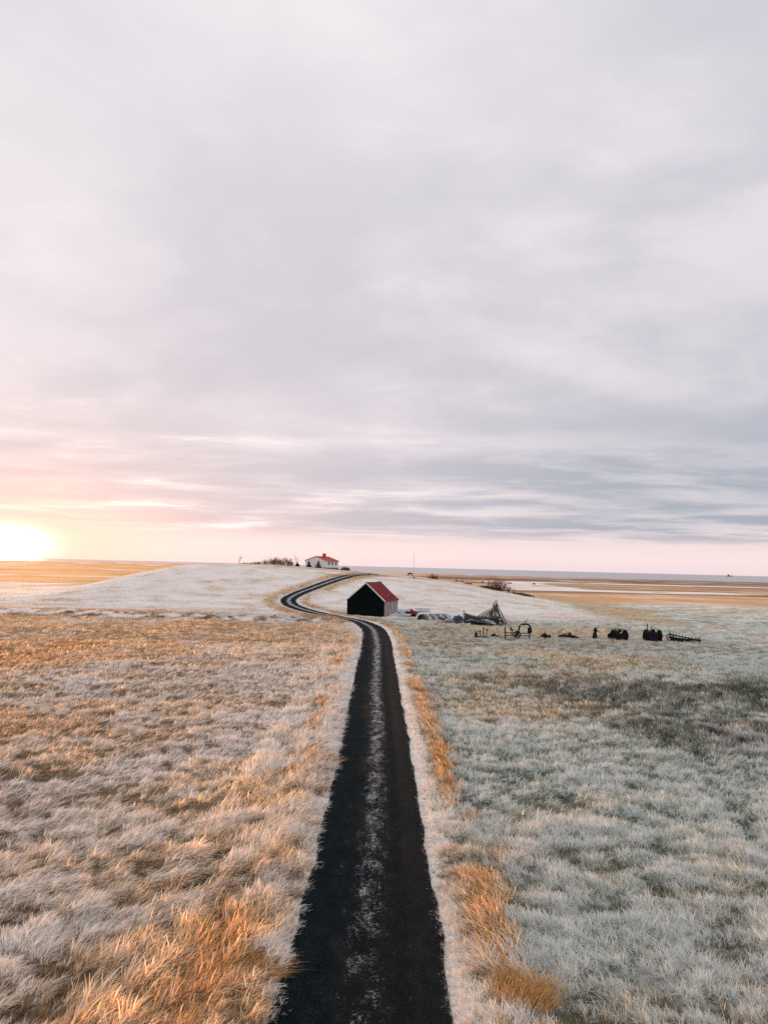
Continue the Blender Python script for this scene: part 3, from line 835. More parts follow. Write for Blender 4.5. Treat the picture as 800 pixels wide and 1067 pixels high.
for i, (px, y, h, w, lb) in enumerate([(311.5, 235, 1.3, 1.6, 'small dark conifer at the foot of the tall bare tree'),
                                 (323.5, HOUSE_C.y - 2, 2.3, 2.0, 'dark conifer at the left corner of the white house'),
                                 (333.2, HOUSE_C.y - 5, 2.8, 2.5, 'larger dark conifer in front of the white gable')]):
    x = (px - 400) / 770 * y
    o = empty('conifer', (x, y, hgt(x, y)), 0, lb, 'tree', 'dark conifers by the house')
    leaf_mesh(w, w, h, 900, .22, 20 + i, True).build('crown', M_CONIF, o)
    t = MB(); t.tube([(0, 0, -.2), (0, 0, h * .9)], [.09, .02], 6); t.build('trunk', M_TWIGD, o)
o_x, o_y = (361 - 400) / 770 * 262, 262
o = empty('hedge', (o_x, o_y, hgt(o_x, o_y)), 0, 'low dark hedge to the right of the white house', 'hedge')
leaf_mesh(3.8, 2, 1.35, 700, .2, 44).build('foliage', M_TWIGD, o); twig_mesh(1.1, 8, 1.2, .04, 45, (0, 0), 2, 1.2).build('branches', M_TWIGD, o)

# bushes on the right shoulder of the mound
def bush_at(px, y, h, w, seed, m, label, group=None, leaves=0, n=12):
    x = (px + 1.2 - 400) / 770 * y; z = hgt(x, y)
    o = empty('bush', (x, y, z), 0, label, 'bush', group)
    twig_mesh(h, n * 2, .8, .055, seed, (0, 0), 3, w / 2).build('branches', m, o)
    if leaves: leaf_mesh(w * 1.3, w, h * .6, leaves, .2, seed + 1).build('foliage', m, o)
GB = 'bushes on the shoulder of the mound'
bush_at(515, 203, 3.3, 2.6, 401, M_TWIG, 'tall reddish bare bush standing on the mound shoulder', GB, 0, 14)
bush_at(521, 202, 3.0, 2.4, 404, M_TWIG, 'reddish bare bush just right of the tallest mound bush', GB, 0, 12)
bush_at(530, 201, 2.2, 2.2, 407, M_TWIG, 'small sparse reddish bush at the right of the tall pair', GB, 0, 8)
bush_at(506, 206, 1.1, 3.6, 410, M_TWIGD, 'low dark bush at the left foot of the tall reddish bush', GB, 500, 8)
bush_at(517, 199, 1.2, 3.6, 413, M_TWIGD, 'low dark bush under the tall reddish pair', GB, 500, 8)
bush_at(537, 198, .9, 4.2, 416, M_TWIGD, 'low dark bush down the slope from the reddish bushes', GB, 500, 8)
bush_at(547, 194, .9, 3.8, 419, M_TWIGD, 'last low dark bush at the right tip of the mound', GB, 500, 8)
bush_at(487, 222, .7, 2.6, 422, M_TWIG, 'small rusty bush on the mound edge left of the reddish bushes', GB, 120, 7)
bush_at(452, 252, 1.8, 3.0, 425, M_TWIG, 'broad rusty bush on the horizon right of the mast', GB, 220, 16)

# ------------------------------------------------------------------ horses
def horse_mesh(graze):
    V = [(0, 0, 1.05), (.55, 0, 1.10), (-.55, 0, 1.12)]; E = [(0, 1), (0, 2)]; Rr = [.30, .29, .28]
    def ch(start, pts, rs):
        p = start
        for q, r in zip(pts, rs): V.append(q); Rr.append(r); E.append((p, len(V) - 1)); p = len(V) - 1
    for s in (-1, 1):
        ch(1, [(.60, s * .16, .80), (.62, s * .16, .42), (.60, s * .16, .06)], [.12, .065, .06])
        ch(2, [(-.60, s * .17, .82), (-.66, s * .17, .48), (-.60, s * .17, .06)], [.16, .07, .06])
    if graze: ch(1, [(.95, 0, .95), (1.18, 0, .55), (1.30, 0, .18)], [.18, .13, .09])
    else: ch(1, [(.92, 0, 1.38), (1.12, 0, 1.66), (1.42, 0, 1.52)], [.19, .13, .09])
    ch(2, [(-.86, 0, .95), (-.92, 0, .55)], [.07, .05])
    me = bpy.data.meshes.new('horse'); me.from_pydata(V, E, []); me.update()
    return me, Rr
HM = {}
def horse(px, y, graze, rz, m, label):
    x = (px + 1.4 - 400) / 770 * y; z = hgt(x, y)
    key = (graze, m.name)
    if key not in HM:
        me, Rr = horse_mesh(graze); me.materials.append(m)
        o = bpy.data.objects.new('horse', me); COL.objects.link(o)
        md = o.modifiers.new('skin', 'SKIN')
        for i, r in enumerate(Rr): me.skin_vertices[0].data[i].radius = (r, r)
        me.skin_vertices[0].data[0].use_root = True
        o.modifiers.new('sub', 'SUBSURF').render_levels = 1
        HM[key] = o
    else:
        o = HM[key].copy(); COL.objects.link(o)
    o.location = (x, y, z); o.rotation_euler = (0, 0, rz)
    tag(o, label, 'horse', 'horses grazing on the plain')
horse(427.5, 266, True, R(200), M_HORSE, 'dark horse standing alone on the mound edge near the mast')
horse(476, 480, True, R(175), M_HORSE, 'dark grazing horse, left one of the close pair above the boat')
horse(481.3, 475, True, R(10), M_HORSE2, 'brown grazing horse, right one of the close pair above the boat')
horse(503, 470, True, R(185), M_HORSE, 'dark horse grazing just left of the tall reddish bush')
horse(531.5, 440, False, R(170), M_HORSE, 'dark horse right behind the small reddish bush')
horse(556, 450, True, R(190), M_HORSE2, 'lone brown horse grazing on the frosted field beyond the bushes')

# ------------------------------------------------------------------ mast and ship
x, y, z = at(431, 602.8)
o = empty('radio_mast', (x, y, z), 0, 'very thin tall radio mast behind the barn mound', 'mast')
H_ = 25.5 / 770 * y
m_ = MB(); m_.tube([(0, 0, -.2), (0, 0, H_)], [.05, .03], 6); m_.build('pole', M_STEEL, o)
m_ = MB(); m_.box((0, 0, H_ * .97), (.5, .04, .04)); m_.build('crossarm', M_STEEL, o)
m_ = MB(); m_.box((0, 0, .1), (.7, .7, .5)); m_.build('base', M_GREY, o)

def ship():
    d = CAM_M @ Vector(((759.5 - 400) / 770, 0, -1)); y = 5200.; x = d.x / d.y * y
    o = empty('ship', (x, y, -3.0), R(8), 'small dark ship on the sea at the right horizon', 'ship')
    L = 46
    h = MB()
    pts = [(-L / 2, 4.2), (-L / 2 + 2, -.5), (L / 2 - 5, -.5), (L / 2, 5.5), (L / 2 - 6, 4.0)]
    h.prism([(a, -4, b) for a, b in pts], (0, 8, 0)); h.build('hull', M_IRON, o)
    c = MB(); c.box((-9, 0, 7), (12, 6.5, 6)); c.box((-9, 0, 11), (7, 6, 2.4)); c.build('wheelhouse', M_GREY, o)
    f = MB(); f.tube([(-14, 0, 9), (-14, 0, 15)], 1.2, 8); f.build('funnel', M_IRON, o)
    f = MB(); f.tube([(12, 0, 3), (12, 0, 16)], .4, 6); f.build('mast', M_IRON, o)
ship()

# ------------------------------------------------------------------ scrap beside the barn
def shelter():
    x, y, z = at(438.8, 646.3)
    rz = R(-62)
    o = empty('corrugated_shelter', (x, y, z), rz, 'half-round shelter of frosted corrugated iron with dark open end', 'shelter')
    Rw, Hh, D = 1.3, .92, 4.6
    nA = 30; V = []; Fq = []; nY = 16
    for j in range(nY + 1):
        yy = D * j / nY; cor = .05 * (1 if j % 2 else -1)
        for i in range(nA + 1):
            t = math.pi * i / nA
            e = 1.0
            V.append((-(Rw + cor) * math.cos(t), yy, (Hh + cor) * math.sin(t) ** 1.15 if 0 < i < nA else -.1))
    m = nA + 1
    for q in range(8):                       # eight overlapping sheets, alternately frosted and bare
        Fq = [(j * m + i, j * m + i + 1, (j + 1) * m + i + 1, (j + 1) * m + i) for j in (2 * q, 2 * q + 1) for i in range(nA)]
        us = sorted({k for f_ in Fq for k in f_}); ix = {k: n for n, k in enumerate(us)}
        mb = MB(); mb.add([(V[k][0] * (1 + .03 * (q % 2)), V[k][1], V[k][2] * (1 + .03 * (q % 2))) for k in us], [tuple(ix[k] for k in f_) for f_ in Fq])
        p = mb.build('roof_sheet', M_PALE if q % 2 else M_ZINCD, o)
        so = p.modifiers.new('thickness', 'SOLIDIFY'); so.thickness = .03
    b = MB(); b.prism([(-1.1, D - .3, -.1), (1.1, D - .3, -.1), (.9, D - .3, .7), (0, D - .3, .92), (-.9, D - .3, .7)], (0, .06, 0)); b.build('end_panel', M_DWOOD, o)
    r = MB()
    for q in (.05, D - .15):
        r.tube([(-(Rw - .1) * math.cos(math.pi * k / 12), q, (Hh - .08) * math.sin(math.pi * k / 12)) for k in range(13)], .045, 6)
    r.build('hoop', M_IRON, o)
    KEEP.append((x + 2.2, y + 1.2, 2.2)); KEEP.append((x, y, 1.4))
shelter()
def sheet(px, py, L, W, rz, tilt, label):
    x, y, z = at(px, py)
    mb = MB(); n = int(L / .12); V = []; Fq = []
    for i in range(n + 1):
        for j in (0, 1, 2): V.append((-L / 2 + L * i / n, -W / 2 + W * j / 2, .03 * (i % 2) + (.06 if j == 1 else 0)))
    for i in range(n):
        for j in (0, 1): Fq.append((i * 3 + j, i * 3 + j + 1, i * 3 + j + 4, i * 3 + j + 3))
    mb.add(V, Fq); o = mb.build('metal_sheet', M_ZINC)
    o.modifiers.new('thickness', 'SOLIDIFY').thickness = .025
    o.location = (x, y, z + .25 + abs(math.sin(tilt)) * W / 2); o.rotation_euler = (tilt, 0, rz)
    tag(o, label, 'metal sheet', 'loose corrugated sheets by the shelter')
sheet(461, 645.2, 3.4, 1.3, R(28), R(-9), 'loose frosted metal sheet lying against the right side of the half-round shelter')
sheet(440, 637.5, 2.6, 1.4, R(6), R(10), 'loose frosted metal sheet lying behind the half-round shelter')
sheet(421.5, 643.2, 2.2, 1.1, R(-24), R(14), 'loose frosted metal sheet leaning in the grass at the right foot of the barn')
sheet(431, 640.5, 2.4, 1.2, R(18), R(-12), 'loose frosted metal sheet lying between the red panel and the half-round shelter')
def scrap_heap():
    x, y, z = at(426, 642)
    o = empty('scrap_heap', (x, y, z), R(-10), 'low heap of grey sheet metal with one red panel between barn and shelter', 'scrap heap'); o.scale = (1.35, 1.2, 1.3)
    g = MB()
    g.box((-.75, .1, .42), (1.2, 1.0, .06), (.35, .5, .2)); g.box((-.3, .5, .62), (1.3, .9, .05), (.2, -.25, .5)); g.box((-1.05, -.25, .25), (.8, .7, .05), (.6, .7, 0))
    g.build('grey_sheet', M_ZINC, o)
    g = MB(); g.box((.15, .1, .25), (1.1, .8, .6), (.1, .05, .2)); g.box((.5, -.2, .16), (.7, .5, .4), (.2, 0, .6)); g.build('engine_block', M_IRON, o, bevel=.03)
    g = MB(); g.box((.62, -.28, .58), (.95, .05, .36), (.1, .52, -.1)); g.build('red_panel', M_REDP, o)
    KEEP.append((x, y, 1.3))
scrap_heap()
def blue_tank():
    x, y, z = at(477, 649.6)
    o = empty('blue_tank', (x, y, z), R(8), 'round blue plastic tank lying on its side left of the boat wreck', 'tank')
    b = MB(); L = 1.35; Rr = .58
    P = [(-L / 2, 0), (-L / 2 + .02, .36), (-L / 2 + .14, .52), (-L * .25, .58), (-L * .25 + .05, .55), (-.03, .55), (0, .59), (.03, .55), (L * .25 - .05, .55), (L * .25, .58), (L / 2 - .14, .52), (L / 2 - .02, .36), (L / 2, 0)]
    b.tube([(a, 0, .54) for a, r in P], [max(r, .01) for a, r in P], 20, False); b.build('body', M_BLUE, o, smooth=True)
    c = MB(); c.tube([(.1, 0, 1.08), (.1, 0, 1.2)], .17, 12); c.build('lid', M_BLUE, o)
    KEEP.append((x, y, 1.0))
blue_tank()
def boat():
    x, y, z = at(502, 651)
    o = empty('boat_wreck', (x, y, z), R(-8), 'broken wooden boat hull of grey planks under the driftwood poles', 'boat')
    L = 5.0; n = 22; V = []; Fq = []; m = 9
    def sec(i):
        t = i / n * 2 - 1                      # -1 bow (left) .. 1 stern (right)
        wd = .95 * (1 - abs(t) ** 2.6 * (1 if t < 0 else .45)) ** .6 if t < 1 else .7
        top = 1.0 + (.55 * max(0, -t) ** 2.2) + .28 * max(0, t) ** 2
        keel = .10 + .32 * max(0, -t - .55) ** 1.3
        return t * L / 2, wd, top, keel
    for i in range(n + 1):
        xx, wd, top, keel = sec(i)
        for j in range(m):
            u = j / (m - 1) * 2 - 1
            lap = .03 * (j % 2)
            V.append((xx, u * wd * (1 if abs(u) > .3 else .8) + math.copysign(lap, u), keel + (top - keel) * abs(u) ** 1.5))
    for i in range(n):
        for j in range(m - 1):
            if (i, j) in ((5, 1), (6, 1), (13, 0), (14, 0), (15, 0), (14, 1), (9, 6), (10, 6)): continue   # missing planks
            Fq.append((i * m + j, i * m + j + 1, (i + 1) * m + j + 1, (i + 1) * m + j))
    h = MB(); h.add(V, Fq); p = h.build('hull', M_DWOOD, o); p.modifiers.new('thickness', 'SOLIDIFY').thickness = .05
    h = MB()
    for k in (0, 4):
        pass
    for sgn in (-1, 1):
        h.tube([(sec(i)[0], sgn * (sec(i)[1] + .02), sec(i)[2] + .02) for i in range(0, n + 1, 2) if not (sgn < 0 and 12 < i < 17)], .06, 6)
    h.build('gunwale', M_WOOD, o)
    s = MB(); s.tube([(-L / 2 - .02, 0, .1), (-L / 2 - .12, 0, 1.0), (-L / 2 - .14, 0, 2.0)], [.1, .09, .07], 6); s.build('stem_post', M_WOOD, o)
    s = MB(); s.tube([(-L / 2, 0, .12), (0, 0, .02), (L / 2, 0, .06)], .09, 6); s.build('keel', M_DWOOD, o)
    for i in (3, 6, 9, 12, 15, 18):
        xx, wd, top, keel = sec(i)
        r = MB(); r.tube([(xx, u * wd * .92, keel + .06 + (top + .12 - keel) * abs(u) ** 1.5) for u in np.linspace(-1, 1, 9)], .04, 5); r.build('rib', M_WOOD, o)
    s = MB()
    for q in (0, 2, 3): s.box((-1.7 + q * .95, -.93 - .03 * (q % 2), .62 + .07 * (q % 3)), (.9, .05, .14), (0, .04 * (q - 1.5), .02))
    s.build('side_plank', M_PALE, o)
    KEEP.append((x - 1.4, y, 1.5)); KEEP.append((x + 1.2, y, 1.6))
    return x, y, z
BX, BY, BZ = boat()
def pole_stack():
    ax, ay = (517.8 - 400) / 770 * (BY + .8), BY + .8
    zb = hgt(ax, ay); top = zb + 3.25
    g = random.Random(9)
    feet = []
    for k in range(19):
        a = 2 * math.pi * k / 19 + g.uniform(-.12, .12); r = g.uniform(1.2, 1.85)
        feet.append((ax + r * math.cos(a), ay + r * .8 * math.sin(a), False))
    feet += [(ax - 2.6, ay - .6, True), (ax - 2.2, ay - .9, True), (ax - 1.7, ay - 1.1, True)]   # long ones over the boat
    for i, (fx, fy, over) in enumerate(feet):
        z0 = hgt(fx, fy) - .05 + (1.15 if over else 0)
        tx = ax + g.gauss(0, .12) - .25 * (fx - ax) * .35; ty = ay + g.gauss(0, .1) - .08 * (fy - ay); tz = top + g.uniform(-.45, .35)
        if over: tz = top - g.uniform(.3, 1.0)
        mid = ((fx + tx) / 2 + g.gauss(0, .05), (fy + ty) / 2 + g.gauss(0, .05), (z0 + tz) / 2 + g.gauss(0, .03))
        mb = MB(); mb.tube([(fx, fy, z0), mid, (tx, ty, tz)], [.095, .08, .04], 6)
        o = mb.build('driftwood_pole', [M_WOOD, M_DWOOD, M_WOOD, M_PALE][i % 4], None, True)
        tag(o, 'grey driftwood pole leaning in the peaked stack beside the boat wreck', 'pole', 'driftwood poles of the peaked stack')
    for i, (ox, oy, rz, L, lb) in enumerate([(1.6, -.5, R(-30), 2.0, 'frosted plank leaning low on the right foot of the pole stack'),
                                         (2.2, .1, R(-22), 2.2, 'longer frosted plank lying flat right of the pole stack'),
                                         (1.2, -1.0, R(-48), 1.5, 'short frosted plank in front of the pole stack')]):
        px_, py_ = ax + ox, ay + oy
        mb = MB(); mb.box((0, 0, 0), (L, .2, .06)); o = mb.build('plank', M_PALE, None, bevel=.01)
        tl = [.55, .12, .7][i]
        o.location = (px_, py_, hgt(px_, py_) + math.sin(tl) * L / 2 + .06); o.rotation_euler = (0, tl, rz)
        tag(o, lb, 'plank', 'loose frosted planks by the pole stack')
    KEEP.append((ax, ay, 1.7))
pole_stack()
for i in range(16):
    g = random.Random(70 + i)
    x, y, z = at(458 + i * 4.6 + g.uniform(-3, 3), 647 + g.uniform(-2, 5) if i % 2 else 651 + g.uniform(0, 4))
    mb = MB(); L_ = g.uniform(1.1, 2.5); mb.box((0, 0, 0), (L_, .34, .06)); o = mb.build('broken_board', [M_PALE, M_DWOOD, M_WOOD][i % 3], None, bevel=.01)
    tl = g.uniform(-.35, .35); o.location = (x, y, z + .38 + abs(math.sin(tl)) * L_ / 2); o.rotation_euler = (g.uniform(.6, 1.3), tl, g.uniform(-.7, .7))
    KEEP.append((x, y, .95 if i % 2 else 1.3))
    tag(o, 'broken grey board lying on the ground among the scrap around the boat wreck', 'board', 'scattered broken boards around the boat wreck')

# ------------------------------------------------------------------ row of old farm machines
def wheel(parent, c, axis, Rw, r, name='wheel', lugs=0, spokes=6):
    t = MB(); t.ring(c, axis, Rw - r, r, 22, 8)
    ax = Vector(axis).normalized()
    a = ax.cross(Vector((0, 0, 1))).normalized(); b = ax.cross(a); c = Vector(c)
    for k in range(lugs):
        w = 2 * math.pi * k / lugs; e = a * math.cos(w) + b * math.sin(w)
        t.tube([c + e * Rw - ax * r * 1.3, c + e * (Rw + .02) + ax * r * 1.3], .035, 4)
    o = t.build(name, M_TYRE, parent)
    h = MB(); h.tube([c - ax * .1, c + ax * .1], .12, 10)
    for k in range(spokes):
        w = 2 * math.pi * k / spokes; e = a * math.cos(w) + b * math.sin(w)
        h.tube([c, c + e * (Rw - r)], .035, 5)
    h.build('rim', M_IRON, o)
    return o
def tractor(px, py, rz, label, big):
    x, y, z = at(px, py)
    o = empty('tractor', (x, y, z), rz, label, 'tractor', 'old tractors in the machinery row')
    o.scale = (.9, .9, .9 if big else .84)
    s = 1.0 if big else .95
    Rw = .70 * s; tw = .17
    for sx in (-1, 1): wheel(o, (sx * .86 * s, 0, Rw), (1, 0, 0), Rw, tw, 'rear_wheel', 16, 6)
    for sx in (-1, 1): wheel(o, (sx * .6, 1.9, .38), (1, 0, 0), .38, .09, 'front_wheel', 0, 5)
    b = MB(); b.box((0, 1.15, .95), (.52, 1.6, .62)); b.build('bonnet', M_IRON, o, bevel=.05)
    b = MB(); b.box((0, 1.98, .92), (.50, .07, .60)); b.build('radiator_grille', M_RUST, o)
    b = MB(); b.box((0, .1, .72), (.62, .7, .5)); b.tube([(-.86 * s, 0, Rw), (.86 * s, 0, Rw)], .11, 8); b.build('rear_axle', M_IRON, o, bevel=.02)
    for sx in (-1, 1):
        f = MB()
        f.tube([(sx * .80 * s, -.75 * math.cos(math.pi * k / 9), Rw + .12 + .66 * math.sin(math.pi * k / 9)) for k in range(1, 8)], .06, 4)
        f.box((sx * .80 * s, 0, Rw + .76), (.40, .7, .05)); f.build('mudguard', M_IRON, o)
    q = MB(); q.box((0, -.15, 1.18), (.46, .42, .08)); q.box((0, -.36, 1.38), (.46, .06, .4)); q.build('seat', M_IRON, o, bevel=.02)
    w = MB(); w.ring((0, .42, 1.52), (0, -.5, .8), .2, .022, 16, 6); w.tube([(0, .42, 1.52), (0, .7, 1.15)], .025, 5); w.build('steering_wheel', M_IRON, o)
    e = MB()
    if big:
        e.tube([(-.42, .9, 1.0), (-.42, .9, 2.2)], [.07, .055], 8); e.build('exhaust_pipe', M_IRON, o)
        r = MB(); r.tube([(-.2, .3, 1.2), (-.05, .25, 1.95), (.15, .22, 1.85), (.72, .1, 1.45)], .035, 6); r.build('bent_rail', M_IRON, o)
        bx = MB(); bx.box((0, -.42, .62), (1.25, .3, 1.15)); bx.build('rear_box', M_IRON, o, bevel=.03)
    else:
        e.tube([(0, 1.2, 1.2), (0, 1.2, 1.62)], .07, 8); e.build('exhaust_pipe', M_IRON, o)
        bx = MB(); bx.box((0, -.42, .55), (1.2, .25, .9)); bx.build('rear_box', M_IRON, o, bevel=.03)
    KEEP.append((x, y + .6, 1.2))
tractor(644.8, 667.0, R(4), 'old low tractor without a tall exhaust, seen from behind', False)
tractor(679.8, 668.0, R(-5), 'old dark tractor with a tall upright exhaust pipe and bent rail', True)
def seed_drill():
    x, y, z = at(502.5, 664.8)
    o = empty('post_harrow', (x, y, z), R(2), 'rusty low harrow with a row of short knobbed uprights', 'harrow')
    b = MB(); b.tube([(-.95, 0, .12), (.85, 0, .12)], .06, 6); b.tube([(-.9, .5, .1), (.8, .5, .1)], .05, 6); b.box((-.1, .25, .1), (1.4, .5, .06)); b.build('base_rail', M_RUST, o)
    for xx, hh, kr in ((-.3, .75, .07), (.12, 1.1, .10), (.5, .95, .09)):
        p = MB(); p.tube([(xx, .1, .1), (xx + .02, .1, hh)], .045, 6); p.tube([(xx + .02, .1, hh - .08), (xx + .02, .1, hh), (xx + .02, .1, hh + .12)], [kr, kr * 1.25, kr * .5], 8); p.build('upright', M_IRON, o)
    p = MB(); p.box((-.72, .1, .32), (.3, .3, .45)); p.box((-.72, .1, .62), (.16, .16, .2)); p.build('gear_box', M_IRON, o, bevel=.03)
    KEEP.append((x, y, .9))
seed_drill()
def lump(px, py, w, d, h, rz, name, label, seed):
    x, y, z = at(px, py); g = random.Random(seed)
    o = empty(name, (x, y, z), rz, label, 'scrap', 'low scrap pieces in the machinery row')
    b = MB(); b.prism([(-w / 2, -d / 2, -.05), (w / 2, -d / 2, -.05), (w * .42, -d / 2, h * .45), (w * .12, -d / 2, h * .62), (-w * .1, -d / 2, h), (-w * .3, -d / 2, h * .7), (-w * .46, -d / 2, h * .3)], (0, d, 0))
    b.build('casing', M_IRON, o, bevel=.03)
    c = MB(); c.ring((w * .28, -d / 2 - .03, h * .3), (0, 1, 0), h * .28, .05, 14, 6); c.build('flywheel', M_RUST, o)
    c = MB(); c.tube([(-w * .1, 0, h * .8), (-w * .02, 0, h * 1.25)], .05, 6); c.build('stub_pipe', M_IRON, o)
    KEEP.append((x, y, w * .45))
lump(515.5, 664.6, 1.15, .6, .5, R(5), 'scrap_engine', 'dark lump of engine scrap left of the post-and-rail frame', 1)
lump(568.5, 665.0, 1.3, .7, .55, R(-4), 'scrap_engine', 'dark lump of engine scrap right of the post-and-rail frame', 2)
def frame_machine():
    x, y, z = at(539, 666.6)
    o = empty('hay_machine', (x, y, z), R(1), 'old hay machine with long low frame, seat and arched rear', 'farm machine')
    f = MB()
    for zz in (.42, .70): f.tube([(-1.5, 0, zz), (1.45, 0, zz - .03)], .05, 6)
    f.build('frame_rail', M_IRON, o)
    for xx, hh in ((-1.42, 1.35), (-.15, .95), (1.4, 1.15)):
        p = MB(); p.tube([(xx, 0, -.1), (xx, 0, hh)], .07, 6); p.build('upright', M_IRON, o)
    a = MB(); a.tube([(.25, 1.0, .5), (.45, 1.0, 1.45), (.6, 1.0, 1.62), (1.4, 1.0, 1.66), (1.62, 1.0, 1.5), (1.68, 1.0, .8)], .10, 8); a.build('arch', M_IRON, o)
    b = MB(); b.box((1.6, .95, .95), (.42, .5, .6)); b.build('gear_case', M_IRON, o, bevel=.04)
    l = MB(); l.tube([(.95, 1.0, 1.6), (1.35, 1.0, 2.25)], .035, 6); l.build('lever', M_IRON, o)
    s = MB(); s.tube([(-.55, .5, .4), (-.55, .5, .95)], .06, 6); s.box((-.55, .5, 1.0), (.42, .4, .1)); s.box((-.68, .5, 1.18), (.1, .4, .32), (0, -.25, 0)); s.build('seat', M_IRON, o, bevel=.02)
    w = wheel(o, (.1, .8, .45), (0, 1, 0), .45, .05, 'iron_wheel', 0, 8)
    KEEP.append((x, y, .8)); KEEP.append((x + 1, y + .8, .8))
frame_machine()
def plate_machine():
    x, y, z = at(593, 666.0)
    o = empty('disc_mower', (x, y, z), R(-2), 'flat low mower with a pointed dark deck and rusty knob', 'mower')
    d = MB(); d.prism([(-1.35, -.3, .22), (-.6, -.3, .38), (.4, -.3, .40), (1.3, -.3, .12), (1.2, -.3, -.03), (-.9, -.3, .0)], (0, .7, 0)); d.build('deck', M_IRON, o, bevel=.03)
    k = MB(); k.tube([(.05, .05, .35), (.05, .05, .6), (.05, .05, .72)], [.2, .2, .06], 10); k.build('gear_knob', M_RUST, o)
    t = MB(); t.tube([(-1.3, .05, .25), (-.3, .05, .55), (.0, .05, .5)], .05, 6); t.build('draw_bar', M_IRON, o)
    KEEP.append((x, y, 1.0))
plate_machine()
def pump():
    x, y, z = at(619.6, 665.8)
    o = empty('hand_pump', (x, y, z), R(10), 'narrow upright iron pump standing in rusty grass', 'pump')
    b = MB(); b.tube([(0, 0, -.1), (0, 0, .25), (0, 0, .62), (0, 0, .66)], [.3, .28, .2, .26], 10); b.build('column', M_IRON, o)
    b = MB(); b.tube([(.05, 0, .62), (.06, 0, .9), (.06, 0, 1.12), (.06, 0, 1.22)], [.16, .22, .2, .06], 10); b.build('pump_head', M_IRON, o)
    b = MB(); b.tube([(.2, 0, .9), (.42, 0, .85), (.45, 0, .72)], .055, 6); b.build('spout', M_IRON, o)
    b = MB(); b.tube([(-.1, 0, 1.0), (-.4, 0, .75)], .035, 6); b.build('handle', M_RUST, o)
pump()
def rake():
    x, y, z = at(713, 669.2)
    o = empty('hay_rake', (x, y, z), R(-14), 'slanting dark hay rake with a row of upright tines', 'hay rake')
    f = MB(); f.tube([(-1.7, .5, .85), (1.75, -.1, .28)], .075, 6); f.tube([(-1.5, .9, .45), (1.75, .3, .25)], .06, 6); f.build('beam', M_IRON, o)
    for k in range(9):
        t = k / 8; xx = -1.5 + 2.7 * t; yy = .46 - .5 * t; zz = .8 - .48 * t
        p = MB(); p.tube([(xx, yy, zz - .35), (xx - .06, yy, zz + .1), (xx + .02, yy, zz + .42)], .03, 5); p.build('tine', M_IRON, o)
    b = MB(); b.prism([(-1.6, .3, -.05), (1.2, -.1, -.05), (1.2, -.1, .2), (-1.3, .3, .55)], (0, .35, 0)); b.build('side_board', M_IRON, o, bevel=.02)
    wheel(o, (-1.45, .75, .45), (.2, 1, 0), .45, .05, 'iron_wheel', 0, 8); wheel(o, (1.55, .2, .28), (.2, 1, 0), .28, .04, 'iron_wheel', 0, 6)
    p = MB(); p.tube([(-1.4, .6, .8), (-1.65, .6, 1.4)], .04, 6); p.build('lever', M_IRON, o)
    KEEP.append((x, y + .2, 1.0)); KEEP.append((x - 1.2, y + .5, .8)); KEEP.append((x + 1.2, y, .8))
rake()

# ------------------------------------------------------------------ two tussocks that stand out
GG = MATS
def tussock(px, py, h, w, n, seed, lean, label):
    x, y, z = at(px, py); g = random.Random(seed); mb = MB()
    for i in range(n):
        a = g.random() * 6.28; b = w * math.sqrt(g.random()) * .5
        p = Vector((b * math.cos(a), b * math.sin(a), -.05)); L = h * g.uniform(.6, 1.15)
        d = Vector((math.cos(a) * .5 * b / w + lean[0] + g.gauss(0, .12), math.sin(a) * .5 * b / w + lean[1] + g.gauss(0, .12), 1)).normalized()
        wv = Vector((g.gauss(0, 1), g.gauss(0, 1), 0)).normalized() * g.uniform(.005, .009)
        V = []
        for k in range(5):
            V += [p - wv * (1 - k / 4.6), p + wv * (1 - k / 4.6)]
            d = (d + Vector((lean[0] * .35 + d.x * .2, lean[1] * .35 + d.y * .2, -.30))).normalized(); p = p + d * L / 4
        mb.add(V, [(2 * k, 2 * k + 1, 2 * k + 3, 2 * k + 2) for k in range(4)])
    o = mb.build('grass_tussock', M_TUSS); o.location = (x, y, z)
    tag(o, label, 'tussock', 'orange grass tussocks beside the road')
def tuss_mat():
    m, nt, out = nodes_of('orange_tussock_grass'); N = nt.nodes.new; L = nt.links.new
    tc = N('ShaderNodeTexCoord'); no = N('ShaderNodeTexNoise'); no.inputs['Scale'].default_value = 14; no.inputs['Detail'].default_value = 4
    L(tc.outputs['Object'], no.inputs['Vector']); rp = N('ShaderNodeValToRGB'); e = rp.color_ramp.elements
    e[0].position = .34; e[0].color = (.36, .18, .06, 1); e[1].position = .66; e[1].color = (.82, .52, .22, 1)
    L(no.outputs['Fac'], rp.inputs[0]); d = N('ShaderNodeBsdfDiffuse'); t = N('ShaderNodeBsdfTranslucent')
    L(rp.outputs[0], d.inputs[0]); L(rp.outputs[0], t.inputs[0]); ms = N('ShaderNodeMixShader'); ms.inputs[0].default_value = .4
    L(d.outputs[0], ms.inputs[1]); L(t.outputs[0], ms.inputs[2]); L(ms.outputs[0], out.inputs[0]); return m
M_TUSS = tuss_mat()
tussock(543, 1050, .85, 1.05, 620, 1, (.22, .30), 'big orange grass tussock at the lower right of the road')
tussock(329, 796, .95, 1.1, 700, 2, (.45, .3), 'orange grass tussock on the left verge halfway up the straight road')
tussock(252, 1020, .95, 1.1, 800, 3, (.5, .45), 'orange grass tussock on the left verge at the bottom of the photo')

NG = make_grass('left') + make_grass('right')
print('tufts', NG)

